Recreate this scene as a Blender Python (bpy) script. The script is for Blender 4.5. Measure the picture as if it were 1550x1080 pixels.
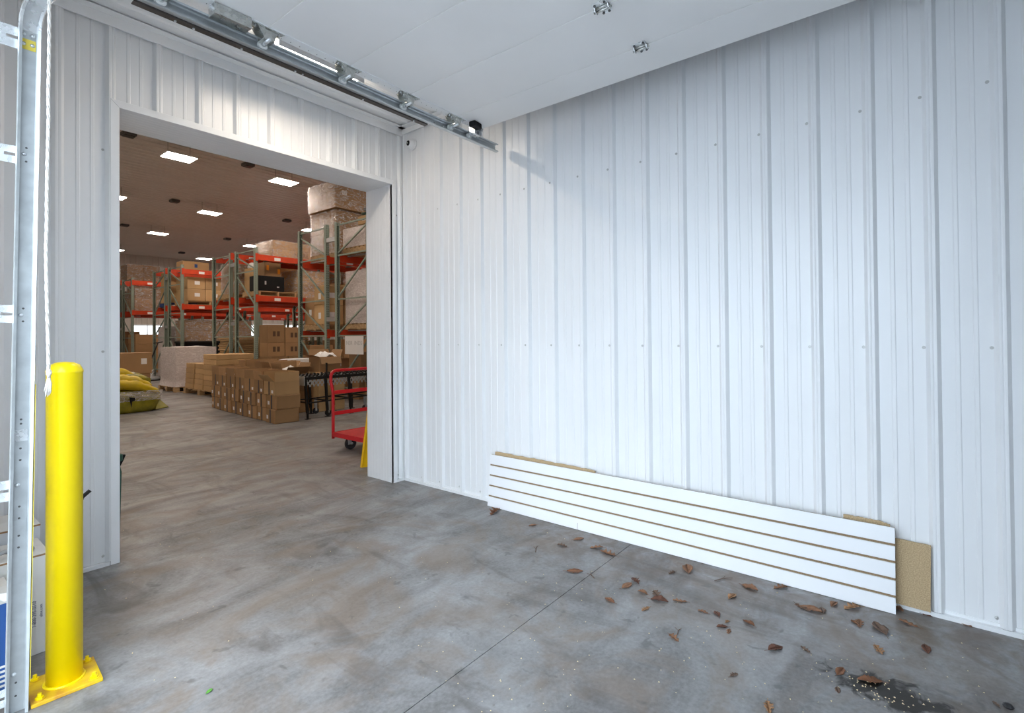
import bpy, math, random
from mathutils import Vector, Matrix, noise
random.seed(7)
for o in list(bpy.data.objects): bpy.data.objects.remove(o)
scn = bpy.context.scene
COL = scn.collection
PI = math.pi

# ------------------------------------------------------------------ camera
W, H = 1550.0, 1080.0
CX, CY, CZ = -2.9554, -3.6361, 1.2764
YAW, PITCH, ROLL = 0.912, 0.010, -0.0088
FPX, PPX, PPY = 770.94, 791.24, 500.13
fw = Vector((math.sin(YAW)*math.cos(PITCH), math.cos(YAW)*math.cos(PITCH), math.sin(PITCH)))
rt = Vector((math.cos(YAW), -math.sin(YAW), 0)); up = rt.cross(fw)
r2 = rt*math.cos(ROLL)+up*math.sin(ROLL); u2 = up*math.cos(ROLL)-rt*math.sin(ROLL)
cd = bpy.data.cameras.new('camera'); cam = bpy.data.objects.new('camera', cd); COL.objects.link(cam)
cam.matrix_world = Matrix(((r2.x, u2.x, -fw.x, CX), (r2.y, u2.y, -fw.y, CY), (r2.z, u2.z, -fw.z, CZ), (0, 0, 0, 1)))
cd.sensor_fit = 'HORIZONTAL'; cd.sensor_width = 36.0; cd.lens = FPX/W*36.0
cd.shift_x = (W/2-PPX)/W; cd.shift_y = -(H/2-PPY)/W
cd.clip_start = 0.02; cd.clip_end = 300
scn.camera = cam

# ------------------------------------------------------------------ sky + exposure
wd = bpy.data.worlds.new('sky'); scn.world = wd; wd.use_nodes = True
bg = wd.node_tree.nodes['Background']
bg.inputs[0].default_value = (0.75, 0.875, 1.0, 1); bg.inputs[1].default_value = 6.9
scn.view_settings.view_transform = 'Standard'; scn.view_settings.look = 'None'
scn.view_settings.exposure = 0.0; scn.view_settings.gamma = 1.0
scn.view_settings.use_curve_mapping = False
BAY_LED = 58.0          # warehouse LED panel emission
STRIP_LED = 130.0        # strip lamp over the doorway

# ------------------------------------------------------------------ materials
def newmat(name):
    m = bpy.data.materials.new(name); m.use_nodes = True
    nt = m.node_tree; b = nt.nodes['Principled BSDF']
    return m, nt, b
def lk(nt, a, b): nt.links.new(a, b)
def mat(name, c, rough=0.5, metal=0.0, var=0.0, scale=8.0, bump=0.0, bscale=60.0, objvar=0.0, spec=0.5, c2=None, stretch=None, rvar=0.0, detail=4.0):
    m, nt, b = newmat(name); N = nt.nodes
    b.inputs['Base Color'].default_value = (*c, 1); b.inputs['Roughness'].default_value = rough
    b.inputs['Metallic'].default_value = metal; b.inputs['Specular IOR Level'].default_value = spec
    tc = N.new('ShaderNodeTexCoord'); src = tc.outputs['Object']
    if stretch:
        mp = N.new('ShaderNodeMapping'); mp.inputs['Scale'].default_value = stretch; lk(nt, src, mp.inputs['Vector']); src = mp.outputs[0]
    col = None
    if var > 0 or c2:
        nz = N.new('ShaderNodeTexNoise'); nz.inputs['Scale'].default_value = scale; nz.inputs['Detail'].default_value = detail
        lk(nt, src, nz.inputs['Vector'])
        rp = N.new('ShaderNodeValToRGB'); rp.color_ramp.elements[0].position = 0.3; rp.color_ramp.elements[1].position = 0.7
        d = c2 if c2 else tuple(v*(1-var) for v in c)
        e = c if c2 else tuple(min(1, v*(1+var*0.6)) for v in c)
        rp.color_ramp.elements[0].color = (*d, 1); rp.color_ramp.elements[1].color = (*e, 1)
        lk(nt, nz.outputs[0], rp.inputs[0]); col = rp.outputs[0]
        if rvar:
            mr = N.new('ShaderNodeMapRange'); mr.inputs[3].default_value = max(0.02, rough-rvar); mr.inputs[4].default_value = min(1, rough+rvar)
            lk(nt, nz.outputs[0], mr.inputs[0]); lk(nt, mr.outputs[0], b.inputs['Roughness'])
    if objvar > 0:
        oi = N.new('ShaderNodeObjectInfo'); hs = N.new('ShaderNodeHueSaturation')
        mr = N.new('ShaderNodeMapRange'); mr.inputs[3].default_value = 1-objvar; mr.inputs[4].default_value = 1+objvar*0.7
        lk(nt, oi.outputs['Random'], mr.inputs[0]); lk(nt, mr.outputs[0], hs.inputs['Value'])
        if col: lk(nt, col, hs.inputs['Color'])
        else: hs.inputs['Color'].default_value = (*c, 1)
        col = hs.outputs[0]
    if col: lk(nt, col, b.inputs['Base Color'])
    if bump > 0:
        bz = N.new('ShaderNodeTexNoise'); bz.inputs['Scale'].default_value = bscale; bz.inputs['Detail'].default_value = 3
        lk(nt, src, bz.inputs['Vector'])
        bp = N.new('ShaderNodeBump'); bp.inputs['Strength'].default_value = bump; bp.inputs['Distance'].default_value = 0.01
        lk(nt, bz.outputs[0], bp.inputs['Height']); lk(nt, bp.outputs[0], b.inputs['Normal'])
    return m
def emat(name, c, s):
    m, nt, b = newmat(name)
    b.inputs['Base Color'].default_value = (0.9, 0.9, 0.9, 1)
    b.inputs['Emission Color'].default_value = (*c, 1); b.inputs['Emission Strength'].default_value = s
    return m
def film_mat(name, base=0.22, tint=(0.93, 0.92, 0.93), scale=9.0, milk=0.25, lo=None, hi=None, rough=0.22, crease_glint=0.7, bd=0.16):
    m, nt, b = newmat(name); N = nt.nodes; out = N['Material Output']; N.remove(b)
    tr = N.new('ShaderNodeBsdfTransparent'); gl = N.new('ShaderNodeBsdfGlossy'); gl.inputs['Roughness'].default_value = rough
    gl.inputs['Color'].default_value = (*tint, 1)
    df = N.new('ShaderNodeBsdfDiffuse'); df.inputs['Color'].default_value = (*tint, 1)
    tc = N.new('ShaderNodeTexCoord'); mp = N.new('ShaderNodeMapping'); mp.inputs['Scale'].default_value = (1, 1, 2.6); mp.inputs['Rotation'].default_value = (0.2, 0.15, 0.1)
    lk(nt, tc.outputs['Object'], mp.inputs[0])
    nz = N.new('ShaderNodeTexNoise'); nz.inputs['Scale'].default_value = scale*1.3; nz.inputs['Detail'].default_value = 7; nz.inputs['Distortion'].default_value = 1.6
    lk(nt, mp.outputs[0], nz.inputs['Vector'])
    bp = N.new('ShaderNodeBump'); bp.inputs['Strength'].default_value = 1.0; bp.inputs['Distance'].default_value = bd
    lk(nt, nz.outputs[0], bp.inputs['Height']); lk(nt, bp.outputs[0], gl.inputs['Normal'])
    mr = N.new('ShaderNodeMapRange'); mr.inputs[1].default_value = 0.35; mr.inputs[2].default_value = 0.72
    mr.inputs[3].default_value = base*0.35 if lo is None else lo; mr.inputs[4].default_value = min(1.0, base*2.2) if hi is None else hi
    lk(nt, nz.outputs[0], mr.inputs[0])
    mx0 = N.new('ShaderNodeMixShader'); mx0.inputs[0].default_value = milk; lk(nt, gl.outputs[0], mx0.inputs[1]); lk(nt, df.outputs[0], mx0.inputs[2])
    mx = N.new('ShaderNodeMixShader'); lk(nt, mr.outputs[0], mx.inputs[0]); lk(nt, tr.outputs[0], mx.inputs[1]); lk(nt, mx0.outputs[0], mx.inputs[2])
    # white creases where film folds, with bright glints painted into the same streaks
    mp2 = N.new('ShaderNodeMapping'); mp2.inputs['Scale'].default_value = (1.0, 1.0, 3.0); mp2.inputs['Rotation'].default_value = (0.5, -0.4, 0.3); lk(nt, tc.outputs['Object'], mp2.inputs[0])
    n2 = N.new('ShaderNodeTexNoise'); n2.inputs['Scale'].default_value = 3.2; n2.inputs['Detail'].default_value = 5; n2.inputs['Distortion'].default_value = 2.2; lk(nt, mp2.outputs[0], n2.inputs['Vector'])
    sb = N.new('ShaderNodeMath'); sb.operation = 'SUBTRACT'; sb.inputs[1].default_value = 0.5; lk(nt, n2.outputs[0], sb.inputs[0])
    ab = N.new('ShaderNodeMath'); ab.operation = 'ABSOLUTE'; lk(nt, sb.outputs[0], ab.inputs[0])
    cr = N.new('ShaderNodeMapRange'); cr.inputs[1].default_value = 0.0; cr.inputs[2].default_value = 0.035; cr.inputs[3].default_value = crease_glint; cr.inputs[4].default_value = 0.0; lk(nt, ab.outputs[0], cr.inputs[0])
    g2 = N.new('ShaderNodeBsdfGlossy'); g2.inputs['Roughness'].default_value = 0.35; lk(nt, bp.outputs[0], g2.inputs['Normal'])
    d2 = N.new('ShaderNodeBsdfDiffuse'); d2.inputs['Color'].default_value = (0.92, 0.91, 0.90, 1)
    m2 = N.new('ShaderNodeMixShader'); m2.inputs[0].default_value = 0.7; lk(nt, g2.outputs[0], m2.inputs[1]); lk(nt, d2.outputs[0], m2.inputs[2])
    m3 = N.new('ShaderNodeMixShader'); lk(nt, cr.outputs[0], m3.inputs[0]); lk(nt, mx.outputs[0], m3.inputs[1]); lk(nt, m2.outputs[0], m3.inputs[2])
    lk(nt, m3.outputs[0], out.inputs[0])
    return m

M = {}
M['white_steel'] = mat('white_steel', (0.84, 0.85, 0.86), 0.32, var=0.03, scale=1.5, spec=0.5, bump=0.03, bscale=3.0)
M['white_trim'] = mat('white_trim', (0.86, 0.87, 0.88), 0.30, var=0.03, scale=3)
M['door_skin'] = mat('door_skin', (0.86, 0.85, 0.84), 0.42, var=0.03, scale=2.0)
M['seam'] = mat('seam', (0.88, 0.87, 0.83), 0.5)
M['wall_core'] = mat('wall_core', (0.55, 0.53, 0.5), 0.9, var=0.1)
M['galv'] = mat('galv', (0.56, 0.59, 0.60), 0.36, 0.6, var=0.12, scale=22, rvar=0.08, bump=0.05, bscale=25)
M['galv_bright'] = mat('galv_bright', (0.80, 0.82, 0.83), 0.28, 0.6, var=0.15, scale=30, rvar=0.08)
M['zinc'] = mat('zinc', (0.62, 0.63, 0.60), 0.28, 0.95, var=0.25, scale=30, rvar=0.1)
M['dark_steel'] = mat('dark_steel', (0.13, 0.13, 0.13), 0.4, 0.8)
M['brown_steel'] = mat('brown_steel', (0.09, 0.075, 0.065), 0.5, 0.3, var=0.2)
M['screw_steel'] = mat('screw_steel', (0.55, 0.55, 0.54), 0.4, 0.5)
M['nylon'] = mat('nylon', (0.85, 0.85, 0.82), 0.4)
M['bollard'] = mat('bollard', (1.0, 0.75, 0.0), 0.28, var=0.03, scale=7, bump=0.02, bscale=40)
M['bollard_base'] = mat('bollard_base', (0.88, 0.62, 0.0), 0.5, c2=(0.50, 0.22, 0.03), scale=14, bump=0.15, bscale=60, detail=8)
M['rope'] = mat('rope', (0.86, 0.82, 0.76), 0.85, var=0.15, scale=40, bump=0.4, bscale=150)
M['label_yellow'] = mat('label_yellow', (0.85, 0.68, 0.10), 0.5)
M['melamine'] = mat('melamine', (0.86, 0.87, 0.89), 0.38, var=0.02, scale=4)
M['chipboard'] = mat('chipboard', (0.60, 0.45, 0.27), 0.85, c2=(0.36, 0.25, 0.13), scale=230, bump=0.3, bscale=160, detail=6)
M['groove_board_shaded'] = mat('groove_board_shaded', (0.36, 0.25, 0.15), 0.9, c2=(0.20, 0.13, 0.07), scale=230, detail=6)  # chipboard in a darker tone, groove shade put into the colour
M['card'] = mat('card', (0.40, 0.235, 0.11), 0.75, var=0.10, scale=3, objvar=0.24, bump=0.05, bscale=40)
M['card_light'] = mat('card_light', (0.56, 0.36, 0.17), 0.75, var=0.10, scale=3, objvar=0.20)
M['card_in'] = mat('card_in', (0.30, 0.17, 0.08), 0.85)
M['card_white'] = mat('card_white', (0.72, 0.71, 0.69), 0.7, var=0.06, scale=5)
M['card_white_shaded'] = mat('card_white_shaded', (0.62, 0.63, 0.66), 0.7, var=0.06, scale=6)  # white carton greyed, the shade on its front is in the colour
M['card_blue'] = mat('card_blue', (0.02, 0.09, 0.32), 0.6)
M['ink'] = mat('ink', (0.05, 0.06, 0.14), 0.7)
M['ink_soft'] = mat('ink_soft', (0.50, 0.49, 0.49), 0.8)
M['ink_brown'] = mat('ink_brown', (0.12, 0.07, 0.04), 0.8)
M['tape_navy'] = mat('tape_navy', (0.012, 0.014, 0.035), 0.3)
M['tape_clear'] = mat('tape_clear', (0.45, 0.32, 0.18), 0.25)
M['paper'] = mat('paper', (0.82, 0.81, 0.80), 0.8)
M['paper_orange'] = mat('paper_orange', (0.95, 0.35, 0.02), 0.7)
M['black_box'] = mat('black_box', (0.006, 0.006, 0.007), 0.6, spec=0.25)
M['black_steel'] = mat('black_steel', (0.012, 0.012, 0.012), 0.38, 0.3)
M['rubber'] = mat('rubber', (0.018, 0.018, 0.02), 0.65)
M['rack_orange'] = mat('rack_orange', (0.62, 0.055, 0.015), 0.38, var=0.12, scale=6)
M['rack_brace'] = mat('rack_brace', (0.27, 0.33, 0.27), 0.45, var=0.15, scale=6)
M['wire'] = mat('wire', (0.45, 0.46, 0.47), 0.4, 0.8)
M['pallet_wood'] = mat('pallet_wood', (0.50, 0.33, 0.17), 0.85, var=0.25, scale=5, stretch=(1, 6, 6), objvar=0.15)
M['pallet_blue'] = mat('pallet_blue', (0.02, 0.06, 0.22), 0.7)
M['film'] = film_mat('film', milk=0.08, lo=0.06, hi=0.55, rough=0.16)
M['film_milky'] = film_mat('film_milky', 0.70, milk=0.72, tint=(0.80, 0.74, 0.73), lo=0.68, hi=0.86, crease_glint=0.30, bd=0.03)
M['film_sack'] = film_mat('film_sack', 0.5, milk=0.35, lo=0.22, hi=0.75, rough=0.2, crease_glint=0.5, bd=0.06)
M['film_bright'] = film_mat('film_bright', 0.42, milk=0.06, lo=0.05, hi=0.55, rough=0.20, crease_glint=0.95, bd=0.10)
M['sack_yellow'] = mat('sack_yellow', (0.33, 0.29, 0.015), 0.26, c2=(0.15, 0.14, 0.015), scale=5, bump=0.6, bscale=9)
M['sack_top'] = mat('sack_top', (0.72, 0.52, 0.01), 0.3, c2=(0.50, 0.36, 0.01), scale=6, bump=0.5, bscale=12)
M['cart_red'] = mat('cart_red', (0.60, 0.012, 0.022), 0.35, var=0.12, scale=10)
M['sheet_yellow'] = mat('sheet_yellow', (0.88, 0.50, 0.005), 0.42, var=0.05, scale=4)
M['green_bin'] = mat('green_bin', (0.03, 0.09, 0.06), 0.5)
M['grey_plastic'] = mat('grey_plastic', (0.35, 0.36, 0.37), 0.45)
M['brown_tube'] = mat('brown_tube', (0.22, 0.13, 0.09), 0.7, var=0.15)
M['window_glow'] = emat('window_glow', (0.82, 0.93, 1.0), 2.2)
M['led'] = emat('led', (1.0, 0.86, 0.73), BAY_LED)
M['strip_led'] = emat('strip_led', (1.0, 0.86, 0.70), STRIP_LED)
M['steel_roof'] = mat('steel_roof', (0.66, 0.61, 0.565), 0.28, var=0.04, scale=2)
M['asphalt'] = mat('asphalt', (0.30, 0.30, 0.31), 0.9, var=0.2, scale=4)
for i, c in enumerate([(0.20, 0.085, 0.04), (0.13, 0.05, 0.028), (0.36, 0.19, 0.09), (0.26, 0.13, 0.07), (0.16, 0.10, 0.07)]):
    M['leaf%d' % i] = mat('leaf%d' % i, c, 0.7, var=0.35, scale=40, bump=0.2, bscale=120)
M['green_leaf'] = mat('green_leaf', (0.10, 0.30, 0.04), 0.6)
M['crumb'] = mat('crumb', (0.75, 0.62, 0.38), 0.8)

def rack_mat():
    m, nt, b = newmat('rack_green'); N = nt.nodes
    b.inputs['Roughness'].default_value = 0.42
    tc = N.new('ShaderNodeTexCoord'); sp = N.new('ShaderNodeSeparateXYZ'); lk(nt, tc.outputs['Object'], sp.inputs[0])
    def mth(op, a, v=None, bsock=None):
        n = N.new('ShaderNodeMath'); n.operation = op
        if isinstance(a, (int, float)): n.inputs[0].default_value = a
        else: lk(nt, a, n.inputs[0])
        if v is not None: n.inputs[1].default_value = v
        if bsock is not None: lk(nt, bsock, n.inputs[1])
        return n.outputs[0]
    fz = mth('FRACT', mth('MULTIPLY', sp.outputs[2], 20.0))
    hz = mth('LESS_THAN', fz, 0.40)
    ax = mth('ABSOLUTE', sp.outputs[0]); dx = mth('ABSOLUTE', mth('SUBTRACT', ax, 0.019)); hx = mth('LESS_THAN', dx, 0.0065)
    hole = mth('MULTIPLY', hz, bsock=hx)
    mx = N.new('ShaderNodeMix'); mx.data_type = 'RGBA'
    mx.inputs[6].default_value = (0.26, 0.315, 0.26, 1); mx.inputs[7].default_value = (0.035, 0.04, 0.035, 1)
    lk(nt, hole, mx.inputs[0]); lk(nt, mx.outputs[2], b.inputs['Base Color'])
    return m
M['rack_green'] = rack_mat()

def concrete():
    m, nt, b = newmat('concrete'); N = nt.nodes
    tc = N.new('ShaderNodeTexCoord'); geo = N.new('ShaderNodeNewGeometry'); P = geo.outputs['Position']
    def nz(scale, detail=6, dist=0.0, vec=None, rough=0.6):
        n = N.new('ShaderNodeTexNoise'); n.inputs['Scale'].default_value = scale; n.inputs['Detail'].default_value = detail
        n.inputs['Distortion'].default_value = dist; n.inputs['Roughness'].default_value = rough
        lk(nt, vec or P, n.inputs['Vector']); return n.outputs[0]
    def ramp(s, p0, p1, c0=(0, 0, 0), c1=(1, 1, 1)):
        r = N.new('ShaderNodeValToRGB'); e = r.color_ramp.elements; e[0].position = p0; e[1].position = p1
        e[0].color = (*c0, 1); e[1].color = (*c1, 1); lk(nt, s, r.inputs[0]); return r.outputs[0]
    def mix(f, a, bb, mode='MIX'):
        n = N.new('ShaderNodeMix'); n.data_type = 'RGBA'; n.blend_type = mode
        if isinstance(f, float): n.inputs[0].default_value = f
        else: lk(nt, f, n.inputs[0])
        for s, v in ((6, a), (7, bb)):
            if isinstance(v, tuple): n.inputs[s].default_value = (*v, 1)
            else: lk(nt, v, n.inputs[s])
        return n.outputs[2]
    # large trowel clouds, stretched diagonally
    mp = N.new('ShaderNodeMapping'); mp.inputs['Rotation'].default_value = (0, 0, 0.5); mp.inputs['Scale'].default_value = (0.8, 1.5, 1); lk(nt, P, mp.inputs[0])
    big = nz(1.5, 8, 1.0, mp.outputs[0], 0.62); mid = nz(5.5, 8, 0.6, None, 0.65); fine = nz(60, 5)
    c = ramp(big, 0.38, 0.62, (0.095, 0.092, 0.090), (0.335, 0.34, 0.352))
    c = mix(0.42, c, ramp(mid, 0.30, 0.70, (0.10, 0.096, 0.092), (0.31, 0.31, 0.315)))
    c = mix(0.22, c, ramp(fine, 0.3, 0.7, (0.08, 0.08, 0.08), (0.42, 0.42, 0.42)))
    # brownish stains
    st = ramp(nz(2.1, 6, 1.5), 0.46, 0.66)
    c = mix(st, c, mix(0.6, c, (0.19, 0.14, 0.10)))
    # dark scuffs (tyre rub) running through the doorway
    mp2 = N.new('ShaderNodeMapping'); mp2.inputs['Rotation'].default_value = (0, 0, -0.35); mp2.inputs['Scale'].default_value = (3.2, 0.8, 1); lk(nt, P, mp2.inputs[0])
    sc = ramp(nz(1.6, 7, 0.8, mp2.outputs[0]), 0.54, 0.68)
    c = mix(sc, c, mix(0.55, c, (0.075, 0.065, 0.058)))
    # dirt band along the foot of the panelled wall
    sp = N.new('ShaderNodeSeparateXYZ'); lk(nt, P, sp.inputs[0])
    def mr(s, a0, a1, b0, b1):
        n = N.new('ShaderNodeMapRange'); n.clamp = True
        for i, v in enumerate((a0, a1, b0, b1)): n.inputs[i+1].default_value = v
        lk(nt, s, n.inputs[0]); return n.outputs[0]
    def mul(a, bb):
        n = N.new('ShaderNodeMath'); n.operation = 'MULTIPLY'; lk(nt, a, n.inputs[0]); lk(nt, bb, n.inputs[1]); return n.outputs[0]
    band = mul(mul(mr(sp.outputs[0], -0.95, -0.12, 0, 1), mr(sp.outputs[1], -1.2, -1.8, 0, 1)), mr(sp.outputs[0], 0.01, 0.0, 0, 1))
    band = mul(band, ramp(nz(7, 7, 1.0), 0.38, 0.62))
    c = mix(band, c, mix(0.75, c, (0.12, 0.08, 0.055)))
    bl_ = ramp(nz(8.5, 3, 0.4), 0.64, 0.70)
    c = mix(bl_, c, mix(0.5, c, (0.07, 0.07, 0.07)))
    sp2 = ramp(nz(38, 2, 0.2), 0.70, 0.74)
    c = mix(sp2, c, mix(0.4, c, (0.09, 0.075, 0.06)))
    # dark wet patch near the door
    vm = N.new('ShaderNodeVectorMath'); vm.operation = 'SUBTRACT'; lk(nt, P, vm.inputs[0]); vm.inputs[1].default_value = (-0.735, -3.535, 0)
    vs = N.new('ShaderNodeVectorMath'); vs.operation = 'MULTIPLY'; lk(nt, vm.outputs[0], vs.inputs[0]); vs.inputs[1].default_value = (9.0, 4.6, 1)
    vl = N.new('ShaderNodeVectorMath'); vl.operation = 'LENGTH'; lk(nt, vs.outputs[0], vl.inputs[0])
    ad = N.new('ShaderNodeMath'); ad.operation = 'MULTIPLY_ADD'; lk(nt, nz(14, 5, 0.8), ad.inputs[0]); ad.inputs[1].default_value = 2.2; lk(nt, vl.outputs[1], ad.inputs[2])
    wet = mr(ad.outputs[0], 1.65, 1.95, 1, 0)
    c = mix(wet, c, (0.012, 0.010, 0.008))
    lk(nt, c, b.inputs['Base Color'])
    rr = mr(big, 0.3, 0.7, 0.58, 0.30); lk(nt, rr, b.inputs['Roughness'])
    bp = N.new('ShaderNodeBump'); bp.inputs['Strength'].default_value = 0.12; bp.inputs['Distance'].default_value = 0.004
    lk(nt, nz(90, 4), bp.inputs['Height']); lk(nt, bp.outputs[0], b.inputs['Normal'])
    return m
M['concrete'] = concrete()
M['joint'] = mat('joint', (0.06, 0.055, 0.05), 0.9)

# ------------------------------------------------------------------ mesh helpers
class MB:
    def __init__(s): s.v = []; s.f = []
    def add(s, vs, fs):
        n = len(s.v); s.v += [tuple(v) for v in vs]; s.f += [tuple(i+n for i in f) for f in fs]; return s
    def box(s, x0, x1, y0, y1, z0, z1):
        return s.add([(x0,y0,z0),(x1,y0,z0),(x1,y1,z0),(x0,y1,z0),(x0,y0,z1),(x1,y0,z1),(x1,y1,z1),(x0,y1,z1)],
                     [(0,3,2,1),(4,5,6,7),(0,1,5,4),(1,2,6,5),(2,3,7,6),(3,0,4,7)])
    def bar(s, a, b, w, h=None, upv=(0,0,1)):
        a = Vector(a); b = Vector(b); h = h or w; d = (b-a).normalized(); u = Vector(upv)
        if abs(d.dot(u)) > 0.98: u = Vector((1,0,0))
        r = d.cross(u).normalized(); q = r.cross(d)
        vs = []
        for p in (a, b):
            for i, j in ((-1,-1),(1,-1),(1,1),(-1,1)): vs.append(p+r*(i*w/2)+q*(j*h/2))
        return s.add(vs, [(0,3,2,1),(4,5,6,7),(0,1,5,4),(1,2,6,5),(2,3,7,6),(3,0,4,7)])
    def tube(s, pts, r, n=8, cap=True):
        pts = [Vector(p) for p in pts]; k = len(pts); rs = r if isinstance(r, (list, tuple)) else [r]*k
        base = len(s.v); prev = None
        for i, p in enumerate(pts):
            d = (pts[min(i+1, k-1)]-pts[max(i-1, 0)]).normalized()
            if prev is None:
                u = Vector((0,0,1)) if abs(d.z) < 0.9 else Vector((1,0,0))
                a = d.cross(u).normalized()
            else:
                a = prev-d*prev.dot(d); a.normalize()
            prev = a; bb = d.cross(a)
            for j in range(n):
                t = 2*PI*j/n; s.v.append(tuple(p+a*(math.cos(t)*rs[i])+bb*(math.sin(t)*rs[i])))
        for i in range(k-1):
            for j in range(n):
                j2 = (j+1) % n
                s.f.append((base+i*n+j, base+i*n+j2, base+(i+1)*n+j2, base+(i+1)*n+j))
        if cap:
            s.f.append(tuple(base+j for j in reversed(range(n)))); s.f.append(tuple(base+(k-1)*n+j for j in range(n)))
        return s
    def lathe(s, prof, n=32, c=(0,0,0)):
        base = len(s.v); k = len(prof)
        for r, z in prof:
            for j in range(n):
                t = 2*PI*j/n; s.v.append((c[0]+r*math.cos(t), c[1]+r*math.sin(t), c[2]+z))
        for i in range(k-1):
            for j in range(n):
                j2 = (j+1) % n; s.f.append((base+i*n+j, base+i*n+j2, base+(i+1)*n+j2, base+(i+1)*n+j))
        s.f.append(tuple(base+j for j in reversed(range(n)))); s.f.append(tuple(base+(k-1)*n+j for j in range(n)))
        return s
    def prism(s, poly, fn):      # poly: list of 2D, fn(u, v, t) -> 3D with t in (0, 1)
        n = len(poly); vs = [fn(u, v, 0) for u, v in poly]+[fn(u, v, 1) for u, v in poly]
        return s.add(vs, [tuple(reversed(range(n))), tuple(range(n, 2*n))]+[(i, (i+1) % n, n+(i+1) % n, n+i) for i in range(n)])
    def strip(s, A, B):          # sheet between two polylines
        n = len(A); return s.add(list(A)+list(B), [(i, i+1, n+i+1, n+i) for i in range(n-1)])
    def xform(s, mtx):
        s.v = [tuple(mtx @ Vector(v)) for v in s.v]; return s
def mesh(name, mb, m, smooth=False):
    me = bpy.data.meshes.new(name); me.from_pydata(mb.v, [], mb.f); me.update()
    if isinstance(m, str): m = M[m]
    me.materials.append(m)
    if smooth: me.polygons.foreach_set('use_smooth', [True]*len(me.polygons))
    return me
def obj(name, mb, m, parent=None, loc=(0,0,0), rot=(0,0,0), smooth=False, bevel=0.0, bseg=2):
    me = mb if isinstance(mb, bpy.types.Mesh) else mesh(name, mb, m, smooth)
    o = bpy.data.objects.new(name, me); COL.objects.link(o); o.location = loc; o.rotation_euler = rot
    if parent: o.parent = parent
    if bevel:
        b = o.modifiers.new('bevel', 'BEVEL'); b.width = bevel; b.segments = bseg; b.limit_method = 'ANGLE'; b.angle_limit = 0.7
    return o
def empty(name, loc=(0,0,0), rot=(0,0,0)):
    o = bpy.data.objects.new(name, None); COL.objects.link(o); o.location = loc; o.rotation_euler = rot; o.empty_display_size = 0.1
    return o
def tag(o, label=None, cat=None, group=None, kind=None):
    if label: o['label'] = label
    if cat: o['category'] = cat
    if group: o['group'] = group
    if kind: o['kind'] = kind
    return o
def text_mesh(txt, size, m, depth=0.0004):
    c = bpy.data.curves.new('t', 'FONT'); c.body = txt; c.size = size; c.extrude = depth; c.align_x = 'CENTER'; c.align_y = 'CENTER'; c.resolution_u = 2
    o = bpy.data.objects.new('t', c); COL.objects.link(o)
    dg = bpy.context.evaluated_depsgraph_get(); me = bpy.data.meshes.new_from_object(o.evaluated_get(dg))
    bpy.data.objects.remove(o); me.materials.clear(); me.materials.append(M[m]); return me
ORD = ['first', 'second', 'third', 'fourth', 'fifth', 'sixth', 'seventh', 'eighth', 'ninth', 'tenth']

# ------------------------------------------------------------------ setting dimensions
S = 0.2286                    # rib pitch
ROOM_Y = -5.1; ROOM_X = -2.78; OUT_X = -2.93; CEIL = 3.135
OX0, OX1, OZ = -2.062, -0.140, 2.605      # clear opening to the warehouse
WT = 0.34                     # thickness of the wall between
WX1, WY1, WZ = 20.0, 26.0, 5.30

# floor
fl = tag(obj('floor', MB().box(OUT_X, WX1, ROOM_Y, WY1, -0.12, -0.012), 'joint'), kind='structure')
def slab(x0, x1, y0, y1):
    g = 0.0018; obj('slab', MB().box(x0+g, x1-g, y0+g, y1-g, -0.06, 0), 'concrete', fl)
slab(OUT_X, 0.0, ROOM_Y, -2.245); slab(OUT_X, 0.0, -2.245, 0.14)
slab(0.0, WX1, WT-0.2, 3.0); slab(OUT_X, 0.0, 0.14, 3.0)
ys = [3.0, 7.6, 12.2, 16.8, 21.4, WY1]; xs = [OUT_X, 0.0, 4.6, 9.2, 13.8, WX1]
for a in range(5):
    for b in range(5): slab(xs[b], xs[b+1], ys[a], ys[a+1])
tag(obj('pavement', MB().box(-40, OUT_X, -40, 40, -0.2, -0.01), 'asphalt'), kind='structure')

# ribbed sheet profiles: returns list of (u, depth)
def rib_profile(u0, u1, off, major=0.021, wide=0.027, top=0.012, minor=True):
    pts = [(u0, 0.0)]
    k0 = int(math.floor((u0-off)/S))-1; k1 = int(math.ceil((u1-off)/S))+1
    for k in range(k0, k1+1):
        c = off+k*S
        pts += [(c-wide, 0), (c-top, major), (c-0.004, major), (c, major-0.0015), (c+0.004, major), (c+top, major), (c+wide, 0)]
        if minor:
            for f in (0.365, 0.635):
                d = c+f*S; pts += [(d-0.010, 0), (d-0.006, 0.0028), (d+0.006, 0.0028), (d+0.010, 0)]
    pts = sorted([p for p in pts if u0 < p[0] < u1]+[(u0, 0.0), (u1, 0.0)])
    out = [];
    for p in pts:
        if not out or abs(p[0]-out[-1][0]) > 1e-6: out.append(p)
    return out
def sheet(u0, u1, z0, z1, off, place, lift=0.0, **kw):
    pr = rib_profile(u0, u1, off, **kw)
    return MB().strip([place(u, d+lift, z0) for u, d in pr], [place(u, d+lift, z1) for u, d in pr])

scr_me = mesh('screw', MB().lathe([(0.0075, 0), (0.0075, 0.0015), (0.0048, 0.0016), (0.0048, 0.005), (0.003, 0.006)], 8), 'screw_steel')
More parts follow.
